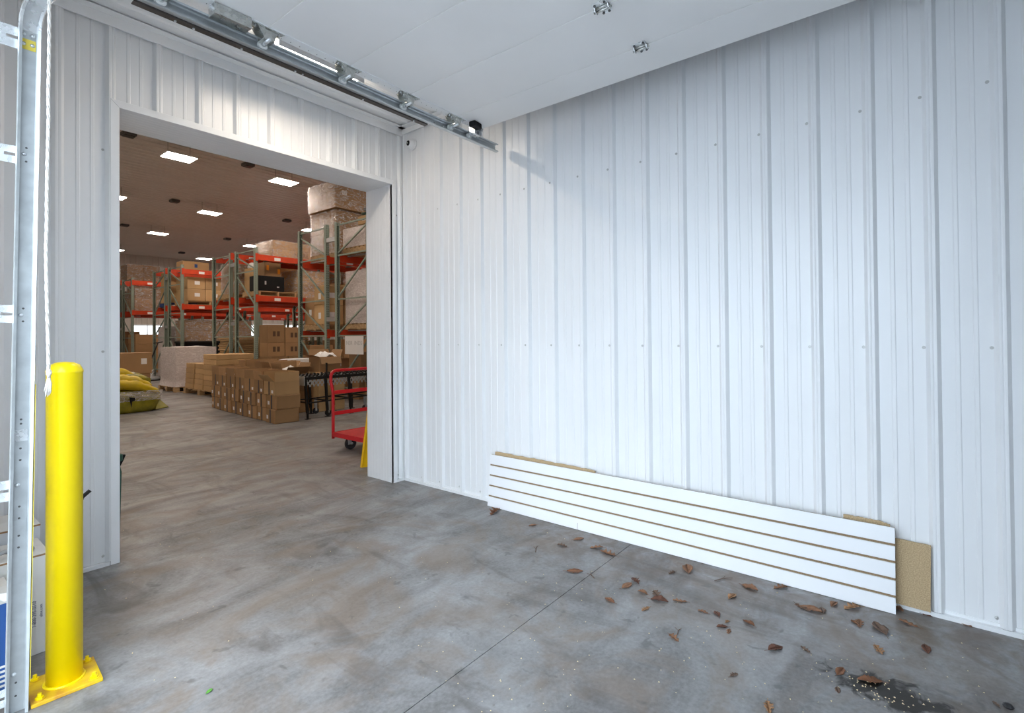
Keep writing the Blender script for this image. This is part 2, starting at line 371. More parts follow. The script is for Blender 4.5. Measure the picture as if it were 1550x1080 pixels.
# right wall (x = 0), u runs towards the camera: y = -u
wr = tag(obj('wall_right', MB().box(0.003, 0.16, ROOM_Y, 0.0, 0, CEIL), 'wall_core'), kind='structure')
PR = lambda u, d, z: (-d-0.002, -u, z)
roff = 0.036
edges = [0.0]+[roff+0.02+4*S*k for k in range(0, 6) if 0.02 < roff+0.02+4*S*k < 5.1][1:]+[5.1]
for i in range(len(edges)-1):
    obj('panel', sheet(edges[i]-(0.02 if i else 0), edges[i+1], 0.022, CEIL, roff, PR, lift=0.0007*(i % 2)), 'white_steel', wr)
for z in (0.055, 1.205, 2.349, 3.10):
    for i in range(0, 23):
        u = 0.002+i*S if i else 0.040
        obj('screw', scr_me, None, wr, loc=(-0.002, -u, z), rot=(0, -PI/2, 0))
tag(obj('baseboard_right', MB().box(-0.024, 0.0, ROOM_Y, -0.002, 0.0, 0.020).box(-0.006, 0, ROOM_Y, -0.002, 0.020, 0.034), 'white_trim'), kind='structure')

# back wall (y = 0) with the opening, and the warehouse side of the same wall
tag(obj('light_block_wing', MB().box(-16, OUT_X-0.2, 0.0, 0.3, 0, WZ), 'white_steel'), kind='structure')  # unseen wing wall, added to cut sky light on the +y side
wb = empty('wall_back'); tag(wb, kind='structure')
obj('core', MB().box(OUT_X, OX0-0.002, 0.003, WT, 0, WZ), 'wall_core', wb)
obj('core', MB().box(OX1+0.002, WX1, 0.003, WT, 0, WZ), 'wall_core', wb)
obj('core', MB().box(OX0-0.002, OX1+0.002, 0.003, WT, OZ+0.002, WZ), 'wall_core', wb)
PB = lambda u, d, z: (u, -d-0.002, z)
boff = -1.640
cut = [ROOM_X, boff-4*S+0.02, OX0-0.02]
obj('panel', sheet(ROOM_X, cut[1], 0.022, CEIL, boff, PB), 'white_steel', wb)
obj('panel', sheet(cut[1]-0.02, OX0-0.012, 0.022, CEIL, boff, PB, lift=0.0007), 'white_steel', wb)
ce = [OX0-0.012, boff+0.02, boff+4*S+0.02, OX1+0.012]
for i in range(3): obj('panel', sheet(ce[i]-(0.02 if i else 0), ce[i+1], OZ+0.012, CEIL, boff, PB, lift=0.0007*(i % 2)), 'white_steel', wb)
obj('panel', sheet(OX1+0.012, -0.002, 0.022, CEIL, boff, PB, lift=0.0007), 'white_steel', wb)
for z in (0.055, 1.205, 2.349, 3.115-0.01):
    for k in range(-6, 8):
        u = boff-0.036+k*S
        if ROOM_X < u < -0.02 and (z > 3 or not (OX0-0.06 < u < OX1+0.03)):
            obj('screw', scr_me, None, wb, loc=(u, -0.002, z), rot=(PI/2, 0, 0))
obj('screw', scr_me, None, wb, loc=(-0.05, -0.002, 2.30), rot=(PI/2, 0, 0))
tag(obj('baseboard_back', MB().box(ROOM_X, OX0-0.045, -0.024, 0.0, 0, 0.020).box(OX1+0.045, -0.025, -0.024, 0.0, 0, 0.020), 'white_trim'), kind='structure')

# opening casing: faces, liners of the reveal and soffit
TW = 0.042
def trimmed(name, mb): return tag(obj(name, mb, 'white_trim', bevel=0.002), kind='structure')
t1 = MB().prism([(OX0-TW, 0), (OX0, 0), (OX0, OZ), (OX0-TW, OZ+TW)], lambda u, v, t: (u, -0.026+0.026*t, v)); trimmed('trim_1', t1)
t2 = MB().prism([(OX1+TW, 0), (OX1+TW, OZ+TW), (OX1, OZ), (OX1, 0)], lambda u, v, t: (u, -0.026+0.026*t, v)); trimmed('trim_2', t2)
t3 = MB().prism([(OX0-TW, OZ+TW+0.0005), (OX0, OZ+0.0005), (OX1, OZ+0.0005), (OX1+TW, OZ+TW+0.0005)], lambda u, v, t: (u, -0.026+0.026*t, v)); trimmed('trim_3', t3)
def liner(u1, place):      # fine-ribbed flat stock
    pr = [(-0.026, 0)]; k = 0; u = 0.03
    while u < u1-0.02:
        pr += [(u-0.004, 0), (u-0.002, 0.0012), (u+0.002, 0.0012), (u+0.004, 0)]; u += 0.042
    pr.append((u1, 0)); return pr
pr = liner(WT+0.01, None)
a = MB().strip([(OX1-d, y, 0.002) for y, d in pr], [(OX1-d, y, OZ) for y, d in pr]).box(OX1+0.001, OX1+0.004, -0.02, WT+0.01, 0.0, OZ)
tag(obj('trim_4', a, 'white_trim'), kind='structure')
a = MB().strip([(OX0+d, y, 0.002) for y, d in pr], [(OX0+d, y, OZ) for y, d in pr]).box(OX0-0.004, OX0-0.001, -0.02, WT+0.01, 0.0, OZ)
tag(obj('trim_5', a, 'white_trim'), kind='structure')
a = MB().strip([(OX0, y, OZ-d) for y, d in pr], [(OX1, y, OZ-d) for y, d in pr]).box(OX0, OX1, -0.02, WT+0.01, OZ+0.001, OZ+0.004)
tag(obj('trim_6', a, 'white_trim'), kind='structure')

# room ceiling and the other two walls
cl = tag(obj('ceiling', MB().box(OUT_X, 0.16, ROOM_Y, 0.0, CEIL+0.004, CEIL+0.10), 'wall_core'), kind='structure')
for k in range(6):
    y0 = -0.914*k; y1 = max(ROOM_Y, y0-0.914)
    prf = rib_profile(-y0, -y1, 0.16, major=0.010, wide=0.022, top=0.012)
    obj('panel', MB().strip([(OUT_X, -u, CEIL-d) for u, d in prf], [(0.0, -u, CEIL-d) for u, d in prf]), 'white_steel', cl)
tag(obj('trim_7', MB().box(ROOM_X, -0.002, -0.030, -0.0195, CEIL-0.075, CEIL-0.012).box(ROOM_X, -0.002, -0.085, -0.0195, CEIL-0.016, CEIL-0.011), 'white_trim', bevel=0.002), kind='structure')
tag(obj('trim_8', MB().box(-0.030, -0.0195, ROOM_Y, -0.030, CEIL-0.060, CEIL-0.012).box(-0.085, -0.0195, ROOM_Y, -0.030, CEIL-0.016, CEIL-0.011), 'white_trim', bevel=0.002), kind='structure')
DY0, DY1 = -1.17, -3.80       # overhead-door opening along y
wf = empty('wall_front'); tag(wf, kind='structure')
def wfp(y0, y1, z0, z1): obj('section', MB().box(OUT_X, ROOM_X, y0, y1, z0, z1), 'white_steel', wf)
wfp(DY0, 0.0, 0, CEIL); wfp(ROOM_Y, DY1, 0, CEIL); wfp(DY1, DY0, 2.55, CEIL)
wn = tag(obj('wall_near', MB().box(OUT_X, 0.16, ROOM_Y-0.15, ROOM_Y, 0, CEIL), 'wall_core'), kind='structure')
PN = lambda u, d, z: (u, ROOM_Y+d+0.002, z)
for k in range(4):
    u0 = ROOM_X+0.914*k; u1 = min(0, u0+0.914)
    if u1-u0 > 0.05: obj('panel', sheet(u0, u1, 0.02, CEIL, boff, PN), 'white_steel', wn)

# warehouse shell
wf2 = tag(obj('wall_far', MB().box(OUT_X, WX1, WY1+0.004, WY1+0.2, 0, WZ), 'wall_core'), kind='structure')
k = 0; u = OUT_X
while u < WX1-0.01:
    u1 = min(WX1, u+0.914); obj('panel', sheet(u, u1, 0, WZ, 0.0, lambda u, d, z: (u, WY1-d, z)), 'steel_roof', wf2); u = u1
tag(obj('wall_side', MB().box(WX1, WX1+0.2, WT, WY1, 0, WZ), 'steel_roof'), kind='structure')
tag(obj('wall_left', MB().box(OUT_X-0.2, OUT_X, 0.0, WY1, 0, WZ), 'steel_roof'), kind='structure')
cw = tag(obj('ceiling_warehouse', MB().box(OUT_X, WX1, WT, WY1, WZ+0.004, WZ+0.15), 'wall_core'), kind='structure')
u = WT
while u < WY1-0.01:
    u1 = min(WY1, u+0.914); prf = rib_profile(u, u1, 0.0, major=0.020, wide=0.03, top=0.014, minor=True)
    obj('panel', MB().strip([(OUT_X, a, WZ-d) for a, d in prf], [(WX1, a, WZ-d) for a, d in prf]), 'steel_roof', cw); u = u1
# far window
wi = tag(obj('window_1', MB().box(4.85, 6.05, WY1-0.035, WY1-0.022, 0.95, 1.92), 'window_glow'), kind='structure')
obj('window_frame', MB().box(4.79, 4.86, WY1-0.06, WY1-0.015, 0.89, 1.98).box(6.04, 6.11, WY1-0.06, WY1-0.015, 0.89, 1.98).box(4.86, 6.04, WY1-0.06, WY1-0.015, 1.91, 1.98).box(4.86, 6.04, WY1-0.06, WY1-0.015, 0.89, 0.96).box(5.43, 5.47, WY1-0.055, WY1-0.02, 0.96, 1.91), 'white_trim', wi)
w2 = tag(obj('window_2', MB().box(9.6, 13.2, WY1-0.035, WY1-0.022, 0.95, 2.0), 'window_glow'), kind='structure')
obj('window_frame', MB().box(9.52, 9.61, WY1-0.06, WY1-0.015, 0.89, 2.06).box(13.19, 13.28, WY1-0.06, WY1-0.015, 0.89, 2.06).box(10.78, 10.84, WY1-0.06, WY1-0.015, 0.95, 2.0).box(11.98, 12.04, WY1-0.06, WY1-0.015, 0.95, 2.0).box(9.6, 13.2, WY1-0.06, WY1-0.015, 1.99, 2.06).box(9.6, 13.2, WY1-0.06, WY1-0.015, 0.89, 0.96), 'white_trim', w2)

# ------------------------------------------------------------------ LED fixtures in the warehouse
hous = mesh('housing', MB().box(-0.275, 0.275, -0.215, 0.215, 0.006, 0.035).box(-0.12, 0.12, -0.06, 0.06, 0.035, 0.075), 'white_trim')
diff = mesh('diffuser', MB().box(-0.26, 0.26, -0.205, 0.205, 0.0, 0.007), 'led')
cabm = mesh('hanger_cable', MB().tube([(0, 0, 0), (0, 0, 0.27)], 0.004, 5), 'dark_steel')
LIGHTS = [(1.00, 8.34, 'nearest hanging LED panel under the warehouse ceiling, seen just below the doorway soffit'),
          (3.19, 8.33, 'hanging LED panel left of the tall wrapped load, above the rack beams'),
          (3.33, 13.0, 'hanging LED panel in the middle of the warehouse ceiling, between the two nearer panels'),
          (1.00, 13.0, 'hanging LED panel cut off by the left door casing, higher of two'),
          (3.41, 17.64, 'hanging LED panel above the far left racks, below the middle one'),
          (3.45, 22.9, 'small far LED panel cut off by the left door casing, lower of two'),
          (6.82, 22.88, 'small far LED panel just above the green rack posts by the far wall'),
          (6.70, 17.75, 'far LED panel just left of the big wrapped cartons on the top beam'),
          (6.60, 13.07, 'LED panel half hidden behind the tall wrapped load on the near rack')]
for x, y in ((-1.2, 3.7), (1.0, 3.7), (3.3, 3.7), (6.6, 3.7), (6.6, 8.35), (9.9, 8.35), (9.9, 3.7), (9.9, 13.0), (9.9, 17.7), (13.2, 8.35), (13.2, 13.0), (13.2, 17.7), (10.4, 22.8), (-1.2, 8.35), (-1.2, 13.0), (-1.2, 17.7), (16.5, 8.35), (16.5, 17.7), (13.8, 22.8)):
    LIGHTS.append((x, y, None))
for x, y, lab in LIGHTS:
    t = empty('led_panel_light', (x, y, 5.0))
    tag(t, lab or 'hanging LED panel over the racks, outside the view through the doorway', 'light', 'hanging LED panels in the warehouse')
    obj('housing', hous, None, t); obj('diffuser', diff, None, t)
    for sx in (-0.2, 0.2): obj('hanger_cable', cabm, None, t, loc=(sx, 0, 0.03))
VL = ['dark ceiling vent box nearest the left door casing', 'dark ceiling vent box near the middle, between two LED panels',
      'dark ceiling vent box at the left casing, above the far LED panel', 'dark ceiling vent box right of centre above the orange top beams',
      'smallest dark ceiling vent box, nearest the far wall', 'dark ceiling vent box half hidden by the doorway soffit', 'dark ceiling vent box left of the tall wrapped load']
for (x, y), lab in zip(((0.17, 8.42), (2.52, 13.3), (2.60, 18.24), (5.95, 18.23), (6.05, 23.34), (2.43, 8.48), (5.83, 13.28)), VL):
    t = empty('ceiling_vent', (x, y, WZ-0.015)); tag(t, lab, 'vent', 'dark vent boxes on the warehouse ceiling')
    obj('housing', MB().box(-0.11, 0.11, -0.11, 0.11, -0.07, 0.0), 'dark_steel', t, bevel=0.01)
    obj('grille', MB().box(-0.085, 0.085, -0.085, 0.085, -0.08, -0.07), 'black_steel', t)

# ------------------------------------------------------------------ overhead sectional door, open on its horizontal tracks
DZ = 2.722                    # underside of the open door
dr = empty('overhead_door', (0, -2.56, DZ)); tag(dr, 'white sectional overhead door rolled open under the ceiling', 'door')
YE0, YE1 = -1.212+2.56, -3.76+2.56          # door ends, local y
seams = [-0.315, -0.575, -0.97, -1.38, -1.807, -2.22, -2.60]
for i in range(len(seams)-1):
    a, b = seams[i+1], seams[i]
    sec = obj('section', MB().box(a+0.0025, b-0.0025, YE1, YE0, 0.0, 0.045), 'door_skin', dr, bevel=0.002)
    obj('end_stile', MB().box(a+0.004, b-0.004, YE0-0.062, YE0-0.002, -0.0035, 0.0), 'white_trim', sec)
    hm = MB()
    for k in range(9):
        x = a+0.03+(b-a-0.06)*k/8
        hm.lathe([(0.0024, -0.0042), (0.0024, -0.0036)], 6, (x, YE0-0.022, 0))
    tag(obj('stile_holes', hm, 'dark_steel', sec), kind='stuff')
    if i: obj('tongue_seal', MB().box(b-0.0028, b+0.0028, YE1, YE0-0.004, 0.003, 0.012), 'seam', sec)
def roller_hinge(x, wide=0.15, flip=1):
    t = obj('roller_hinge', MB().prism([(-wide/2, -0.055), (wide/2, -0.055), (wide*0.36, 0.0), (0.02, 0.012), (-0.03, 0.012), (-wide*0.40, -0.012)], lambda u, v, t: (u, v, -0.0035-0.0035*t))
            .prism([(-0.05, 0), (-0.018, -0.052), (0.030, -0.052), (0.045, 0)], lambda u, v, t: (u, 0.010+0.003*t, v))
            .prism([(-0.05, 0), (-0.018, -0.052), (0.030, -0.052), (0.045, 0)], lambda u, v, t: (u, -0.048+0.003*t, v))
            .box(-0.018, 0.030, -0.045, 0.010, -0.056, -0.050), 'zinc', dr, loc=(x, YE0-0.002, 0))
    obj('stem', MB().tube([(0.004, -0.055, -0.052), (0.004, 0.026, -0.058)], 0.006, 8).tube([(0.004, -0.048, -0.052), (0.004, 0.014, -0.057)], 0.010, 8), 'galv_bright', t, smooth=True)
    w = MB()
    w.tube([(0.004, 0.012, -0.058), (0.004, 0.026, -0.058)], 0.022, 14)
    obj('roller_wheel', w, 'nylon', t)
    obj('bolts', MB().lathe([(0.006, -0.012), (0.006, -0.006)], 6, (-wide*0.36, -0.035, 0)).lathe([(0.006, -0.012), (0.006, -0.006)], 6, (wide*0.36, -0.04, 0)).lathe([(0.006, -0.012), (0.006, -0.006)], 6, (-0.02, -0.02, 0)), 'galv_bright', t)
for x in seams[1:-1]: roller_hinge(x)
# top-corner fixture at the leading edge
tf = obj('top_fixture', MB().box(-0.062, 0.010, -0.060, 0.0, -0.012, 0.0).box(-0.062, -0.056, -0.050, 0.0, -0.060, -0.010).box(-0.050, 0.006, -0.006, -0.002, -0.060, -0.010)
         .prism([(0.006, 0), (0.024, 0), (0.008, -0.056), (0.006, -0.056)], lambda u, v, t: (u, -0.052+0.05*t, v)).box(-0.056, 0.0, -0.052, -0.002, -0.062, -0.058), 'galv_bright', dr, loc=(-0.345, YE0, -0.001))
obj('roller_wheel', MB().tube([(-0.045, -0.05, -0.056), (-0.045, 0.014, -0.058)], 0.006, 8).tube([(-0.045, 0.014, -0.058), (-0.045, 0.028, -0.058)], 0.021, 14), 'nylon', tf)
obj('sensor_box', MB().box(-0.042, 0.042, -0.026, 0.026, -0.036, 0.0), 'black_box', dr, loc=(-0.425, YE0-0.075, 0), rot=(0, 0, 0.12), bevel=0.008)
sl = obj('slide_lock', MB().box(-0.075, 0.075, -0.033, 0.030, -0.052, -0.049).box(-0.078, -0.074, -0.033, 0.034, -0.052, 0.0).box(0.055, 0.075, -0.033, 0.0, -0.050, 0.0).box(-0.075, 0.075, -0.034, -0.031, -0.052, -0.004), 'zinc', dr, loc=(-1.965, YE0-0.035, 0), bevel=0.003)
obj('latch_bolt', MB().tube([(-0.09, -0.01, -0.025), (-0.06, -0.01, -0.025)], 0.012, 8), 'galv_bright', sl)
# centre hinges
for x in seams[1:-1]:
    h = obj('centre_hinge', MB().prism([(-0.042, -0.034), (0.0, -0.034), (0.0, 0.034), (-0.042, 0.034)], lambda u, v, t: (u, v, -0.003*t))
            .prism([(0.0, -0.030), (0.046, -0.022), (0.046, 0.022), (0.0, 0.030)], lambda u, v, t: (u, v, -0.003*t))
            .prism([(-0.02, 0), (0.02, 0), (0.012, -0.020), (-0.010, -0.020)], lambda u, v, t: (u, -0.034+0.003*t, v))
            .prism([(-0.02, 0), (0.02, 0), (0.012, -0.020), (-0.010, -0.020)], lambda u, v, t: (u, 0.031+0.003*t, v)), 'galv_bright', dr, loc=(x, 0.0, -0.0005))
    obj('hinge_pin', MB().tube([(0, -0.042, -0.014), (0, 0.042, -0.014)], 0.006, 8).tube([(-0.012, -0.036, -0.008), (-0.012, 0.036, -0.008)], 0.004, 6), 'zinc', h, smooth=True)
    obj('bolts', MB().lathe([(0.006, -0.008), (0.006, -0.003)], 6, (-0.03, -0.024, 0)).lathe([(0.006, -0.008), (0.006, -0.003)], 6, (-0.03, 0.024, 0)).lathe([(0.006, -0.008), (0.006, -0.003)], 6, (0.036, -0.014, 0)).lathe([(0.006, -0.008), (0.006, -0.003)], 6, (0.036, 0.014, 0)), 'dark_steel', h)

# left track: channel swept along the vertical, the bend and the horizontal
TYW = -1.176                  # web of the channel
def track_path():
    # centre line: vertical slightly leaning, then radius, then horizontal
    R_ = 0.30; zc = 2.662-R_; pts = []
    for k in range(9):
        t = k/8; z = 0.0+zc*t; pts.append((Vector((-2.637+0.032*t, 0, z)), Vector((-1, 0, 0))))
    x0 = -2.605
    for k in range(1, 15):
        a = (PI/2)*k/14; pts.append((Vector((x0+R_-R_*math.cos(a), 0, zc+R_*math.sin(a))), Vector((-math.cos(a), 0, math.sin(a)))))
    pts.append((Vector((-0.095, 0, 2.662)), Vector((0, 0, 1))))
    return pts
# profile in (n, y): n = outward normal of the path, y offset from the web towards the camera
PROF = [(0.020, -0.030), (0.027, -0.033), (0.029, -0.026), (0.026, -0.004), (0.020, 0.0), (-0.020, 0.0), (-0.026, -0.004), (-0.029, -0.026), (-0.027, -0.033), (-0.020, -0.030)]
def sweep(pts, prof, th=0.0018):
    mb = MB(); rings = []
    for p, n in pts:
        rings.append([p+n*a+Vector((0, TYW+b, 0)) for a, b in prof])
    for i in range(len(rings)-1): mb.strip(rings[i], rings[i+1])
    return mb
tp = track_path()
def tx(z): return -2.637+0.032*z/2.362
tr = empty('door_track', (-2.637, TYW, 0.0)); tag(tr, 'galvanised steel track of the overhead door, upright, curved and running along ceiling', 'door track')
def in_tr(name, mb, m, **kw):
    o = obj(name, mb, m, tr, **kw); o.location = (2.637, -TYW, 0); return o
def solid(o, th=0.002):
    s = o.modifiers.new('thick', 'SOLIDIFY'); s.thickness = th; s.offset = 0; return o
solid(in_tr('vertical_track', sweep(tp[:9], PROF), 'galv', smooth=False))
solid(in_tr('curved_track', sweep(tp[8:23], PROF), 'galv_bright', smooth=False))
solid(in_tr('horizontal_track', sweep(tp[22:], PROF), 'galv', smooth=False))
in_tr('label_sticker', MB().box(-2.624, -2.587, TYW-0.0034, TYW-0.0022, 2.295, 2.332), 'label_yellow')
in_tr('edge_tape', MB().prism([(tx(0.1)+0.0305, 0.10), (tx(0.1)+0.0320, 0.10), (tx(1.12)+0.0320, 1.12), (tx(1.12)+0.0305, 1.12)], lambda u, v, t: (u, TYW-0.032+0.030*t, v)), 'label_yellow')
def bolt_head(mb, x, z, r=0.007):
    b = MB().lathe([(r, 0), (r, 0.002), (r*0.6, 0.005), (0.001, 0.006)], 10)
    b.xform(Matrix.Translation((x, TYW-0.0015, z)) @ Matrix.Rotation(PI/2, 4, 'X')); mb.add(b.v, b.f)
for z in (2.348, 2.314):
    for dx in (-0.013, 0.010):
        mb = MB(); bolt_head(mb, tx(z)+dx, z); in_tr('bolt', mb, 'galv_bright', smooth=True)
for z in (1.925, 1.362, 0.775, 0.13):
    mb = MB(); bolt_head(mb, tx(z)-0.006, z); in_tr('bolt', mb, 'galv_bright', smooth=True)
mb = MB()
for z in (0.90, 0.985, 1.0, 0.86, 0.70, 0.66, 0.60, 0.56, 0.10, 0.055, 1.90, 1.948, 1.385, 1.34):
    b = MB().lathe([(0.0035, 0), (0.0035, 0.0008)], 8); b.xform(Matrix.Translation((tx(z)+0.0, TYW-0.0012, z)) @ Matrix.Rotation(PI/2, 4, 'X')); mb.add(b.v, b.f)
tag(in_tr('punched_holes', mb, 'dark_steel'), kind='stuff')
for z0, z1 in ((2.290, 2.365), (1.888, 1.948), (1.335, 1.395), (0.725, 0.795), (0.03, 0.09)):
    zc = (z0+z1)/2; xx = tx(zc)
    bm_ = MB().box(-2.80, xx-0.024, TYW+0.0025, TYW+0.005, z0, zc-0.005).box(-2.80, xx-0.024, TYW+0.0025, TYW+0.005, zc+0.005, z1).box(-2.80, xx-0.055, TYW+0.0025, TYW+0.005, zc-0.005, zc+0.005).box(xx-0.024, xx+0.02, TYW+0.0025, TYW+0.005, z0, z1)
    in_tr('jamb_bracket', bm_, 'galv_bright')
in_tr('joint_plate', MB().box(tx(0.90)-0.022, tx(0.90)+0.018, TYW-0.0040, TYW-0.0022, 0.925, 0.965), 'galv_bright')
in_tr('joint_plate', MB().box(tx(0.62)-0.022, tx(0.62)+0.018, TYW-0.0040, TYW-0.0022, 0.615, 0.655), 'galv')
# angle iron stiffener along the horizontal run (dark underside) and its bolts
in_tr('angle_stiffener', MB().box(-2.30, -0.75, TYW+0.003, TYW+0.034, 2.630, 2.634).box(-2.30, -0.75, TYW+0.003, TYW+0.006, 2.634, 2.664), 'brown_steel')
for x in (-2.15, -2.08, -1.88, -1.62, -1.58, -1.22, -0.85):
    in_tr('bolt', MB().lathe([(0.005, -0.005), (0.005, 0)], 6, (x, TYW+0.02, 2.630)), 'galv_bright')
for x in (-0.70, -0.62, -0.46):
    mb = MB(); b = MB().lathe([(0.006, 0), (0.004, 0.005)], 8); b.xform(Matrix.Translation((x, TYW-0.0015, 2.66)) @ Matrix.Rotation(PI/2, 4, 'X')); in_tr('bolt', b, 'galv_bright')
# hangers up to the ceiling
for x in (-0.56, -1.75):
    in_tr('hanger_strap', MB().box(x-0.018, x+0.018, TYW+0.006, TYW+0.009, 2.655, CEIL-0.01).box(x-0.018, x+0.018, TYW+0.006, TYW+0.034, 2.69, 2.694), 'galv_bright')

# pull rope
rp = empty('pull_rope', (-2.571, -1.27, 2.72)); tag(rp, 'white braided pull rope with frayed end hanging beside the steel track', 'rope')
pts = [(0.004*math.sin(k*0.35)+(0.0025 if 8 < k < 15 else 0), 0.002*math.cos(k*0.4), -k*0.075) for k in range(0, 22)]
n = 5; mb = MB()
for s_ in range(3):
    q = []
    for k in range(0, 21*8+1):
        f = k/8; i = min(int(f), 20); w = f-i; p = Vector(pts[i]).lerp(Vector(pts[i+1]), w); a = k*0.55+s_*2*PI/3
        q.append((p.x+0.0026*math.cos(a), p.y+0.0026*math.sin(a), p.z))
    mb.tube(q, 0.0030, 5)
obj('cord', mb, 'rope', rp, smooth=True)
obj('knot', MB().tube([(pts[-1][0], pts[-1][1], -1.570+k*0.006) for k in range(5)], [0.004, 0.0075, 0.008, 0.0075, 0.004], 10), 'rope', rp, smooth=True)
mb = MB()
for k in range(30):
    a = random.uniform(0, 2*PI); r = random.uniform(0.003, 0.011); l = random.uniform(0.045, 0.066)
    x, y = pts[-1][0], pts[-1][1]
    mb.tube([(x, y, -1.565), (x+0.6*r*math.cos(a), y+0.6*r*math.sin(a), -1.575-l*0.4), (x+r*math.cos(a)-0.003, y+r*math.sin(a), -1.575-l)], [0.0022, 0.0026, 0.001], 5)
obj('frayed_end', mb, 'rope', rp, smooth=True)

# bollard
bl = empty('safety_bollard', (-2.498, -1.115, 0), (0.0, 0.0, 0)); tag(bl, 'bright yellow steel safety bollard bolted to the floor', 'bollard')
r = 0.0525
prof = [(r, 0.008), (r, 1.150), (r+0.0015, 1.152), (r+0.0015, 1.160), (r-0.002, 1.166), (r*0.85, 1.180), (r*0.5, 1.190), (0.002, 1.193)]
obj('post', MB().lathe(prof, 48), 'bollard', bl, smooth=True)
obj('weld_bead', MB().tube([((r+0.003)*math.cos(t*2*PI/32), (r+0.003)*math.sin(t*2*PI/32), 0.014) for t in range(33)], 0.006, 6, False), 'bollard', bl, smooth=True)
bp_ = obj('base_plate', MB().box(-0.097, 0.097, -0.097, 0.097, 0.0, 0.013), 'bollard_base', bl, rot=(0, 0, -0.07), bevel=0.002)
for sx in (-1, 1):
    for sy in (-1, 1):
        b = obj('anchor_bolt', MB().lathe([(0.012, 0.013), (0.012, 0.022), (0.006, 0.0225), (0.006, 0.034)], 6, (sx*0.074, sy*0.074, 0)), 'bollard', bp_)
        obj('washer', MB().lathe([(0.017, 0.012), (0.017, 0.0155)], 14, (sx*0.074, sy*0.074, 0)), 'bollard_base', b)

# strip lamp on the ceiling between the open door and the back wall
sp_ = empty('strip_light', (-1.135, -0.575, CEIL-0.012)); tag(sp_, 'warm white strip lamp on the ceiling, glimpsed between door edge and track', 'light')
obj('housing', MB().box(-0.30, 0.30, -0.045, 0.045, -0.035, 0.0).box(-0.30, 0.30, -0.048, -0.045, -0.085, 0.0).box(-0.30, 0.30, 0.045, 0.048, -0.085, 0.0), 'white_trim', sp_)
for i, (a, b) in enumerate(((-0.275, 0.0), (0.005, 0.275))):
    obj('lamp_tube', MB().tube([(a, 0, -0.058), (b-0.005, 0, -0.058)], 0.020, 10), 'strip_led', sp_)

# dome camera in the corner
dc = empty('dome_camera', (-0.004, -0.15, 2.965), (0, -PI/2, 0)); tag(dc, 'small white dome camera with black eye, up in the wall corner', 'camera')
obj('base', MB().lathe([(0.050, 0), (0.050, 0.012), (0.046, 0.016), (0.02, 0.017)], 28), 'white_trim', dc, smooth=True)
obj('housing', MB().lathe([(0.043*math.cos(a*PI/20), 0.014+0.043*math.sin(a*PI/20)) for a in range(0, 11)], 24), 'white_trim', dc, smooth=True)
e = MB().lathe([(0.024, 0), (0.022, 0.008), (0.016, 0.013), (0.006, 0.015)], 20)
ey = obj('lens_cover', e, 'black_box', dc, loc=(0.0, 0.006, 0.046), rot=(-0.15, -0.05, 0), smooth=True)
obj('lens', MB().lathe([(0.006, 0.0145), (0.005, 0.017), (0.001, 0.018)], 12), 'nylon', ey, smooth=True)

# ------------------------------------------------------------------ slat board and chipboard off-cuts against the right wall
lean = 0.10
sw = empty('slatwall_panel', (-0.098, -1.074, 0.0), (0, lean, -0.004)); tag(sw, 'long white slatted display panel lying on its edge against the wall', 'panel')
LEN = 2.47
obj('core', MB().box(0.009, 0.018, -LEN, 0, 0.002, 0.380), 'groove_board_shaded', sw)
gap = 0.0115; hs = 0.3785/5
for k in range(5):
    z0 = 0.002+k*hs+(gap/2 if k else 0); z1 = 0.002+(k+1)*hs-(gap/2 if k < 4 else 0)
    s_ = obj('slat', MB().box(0.0, 0.0088, -LEN, 0, z0, z1), 'melamine', sw, bevel=0.0008, bseg=1)
obj('crack', MB().box(-0.0004, 0.0, -0.790, -0.788, 0.004, 0.045), 'card_in', sw)
def ragged(y0, y1, z0, z1, thick, name, label, x, rot, seed, amp=0.006, chip=None):
    rnd = random.Random(seed); n = 24; top = []
    for k in range(n+1):
        t = k/n; z = z1+rnd.uniform(-amp, amp)
        if chip: z -= chip(t)
        top.append((y0+(y1-y0)*t, z))
    poly = [(y0, z0)]+top+[(y1, z0)]
    ymid = (y0+y1)/2
    mb = MB().prism([(u-ymid, v) for u, v in poly], lambda u, v, t: (thick*t, u, v))
    o = obj(name, mb, 'chipboard', loc=(x, ymid, 0), rot=rot); return tag(o, label, 'board')
ragged(-1.10, -1.96, 0.0, 0.401, 0.012, 'chipboard_offcut', 'chipboard strip peeking above the left end of the white slatted panel', -0.078, (0, 0.11, 0), 3, 0.0025, lambda t: 0.010*t+0.04*max(0, t-0.92))
ragged(-3.34, -3.525, 0.0, 0.392, 0.010, 'chipboard_offcut', 'chipboard sliver peeking above the right end of the white slatted panel', -0.078, (0, 0.11, 0), 5, 0.002, lambda t: 0.04*max(0, t-0.75))
ragged(-3.20, -3.667, 0.030, 0.322, 0.012, 'chipboard_offcut', 'rectangular chipboard piece sticking out past the right end of slatted panel', -0.050, (0.018, 0.055, 0), 8, 0.0008, lambda t: 0.0)

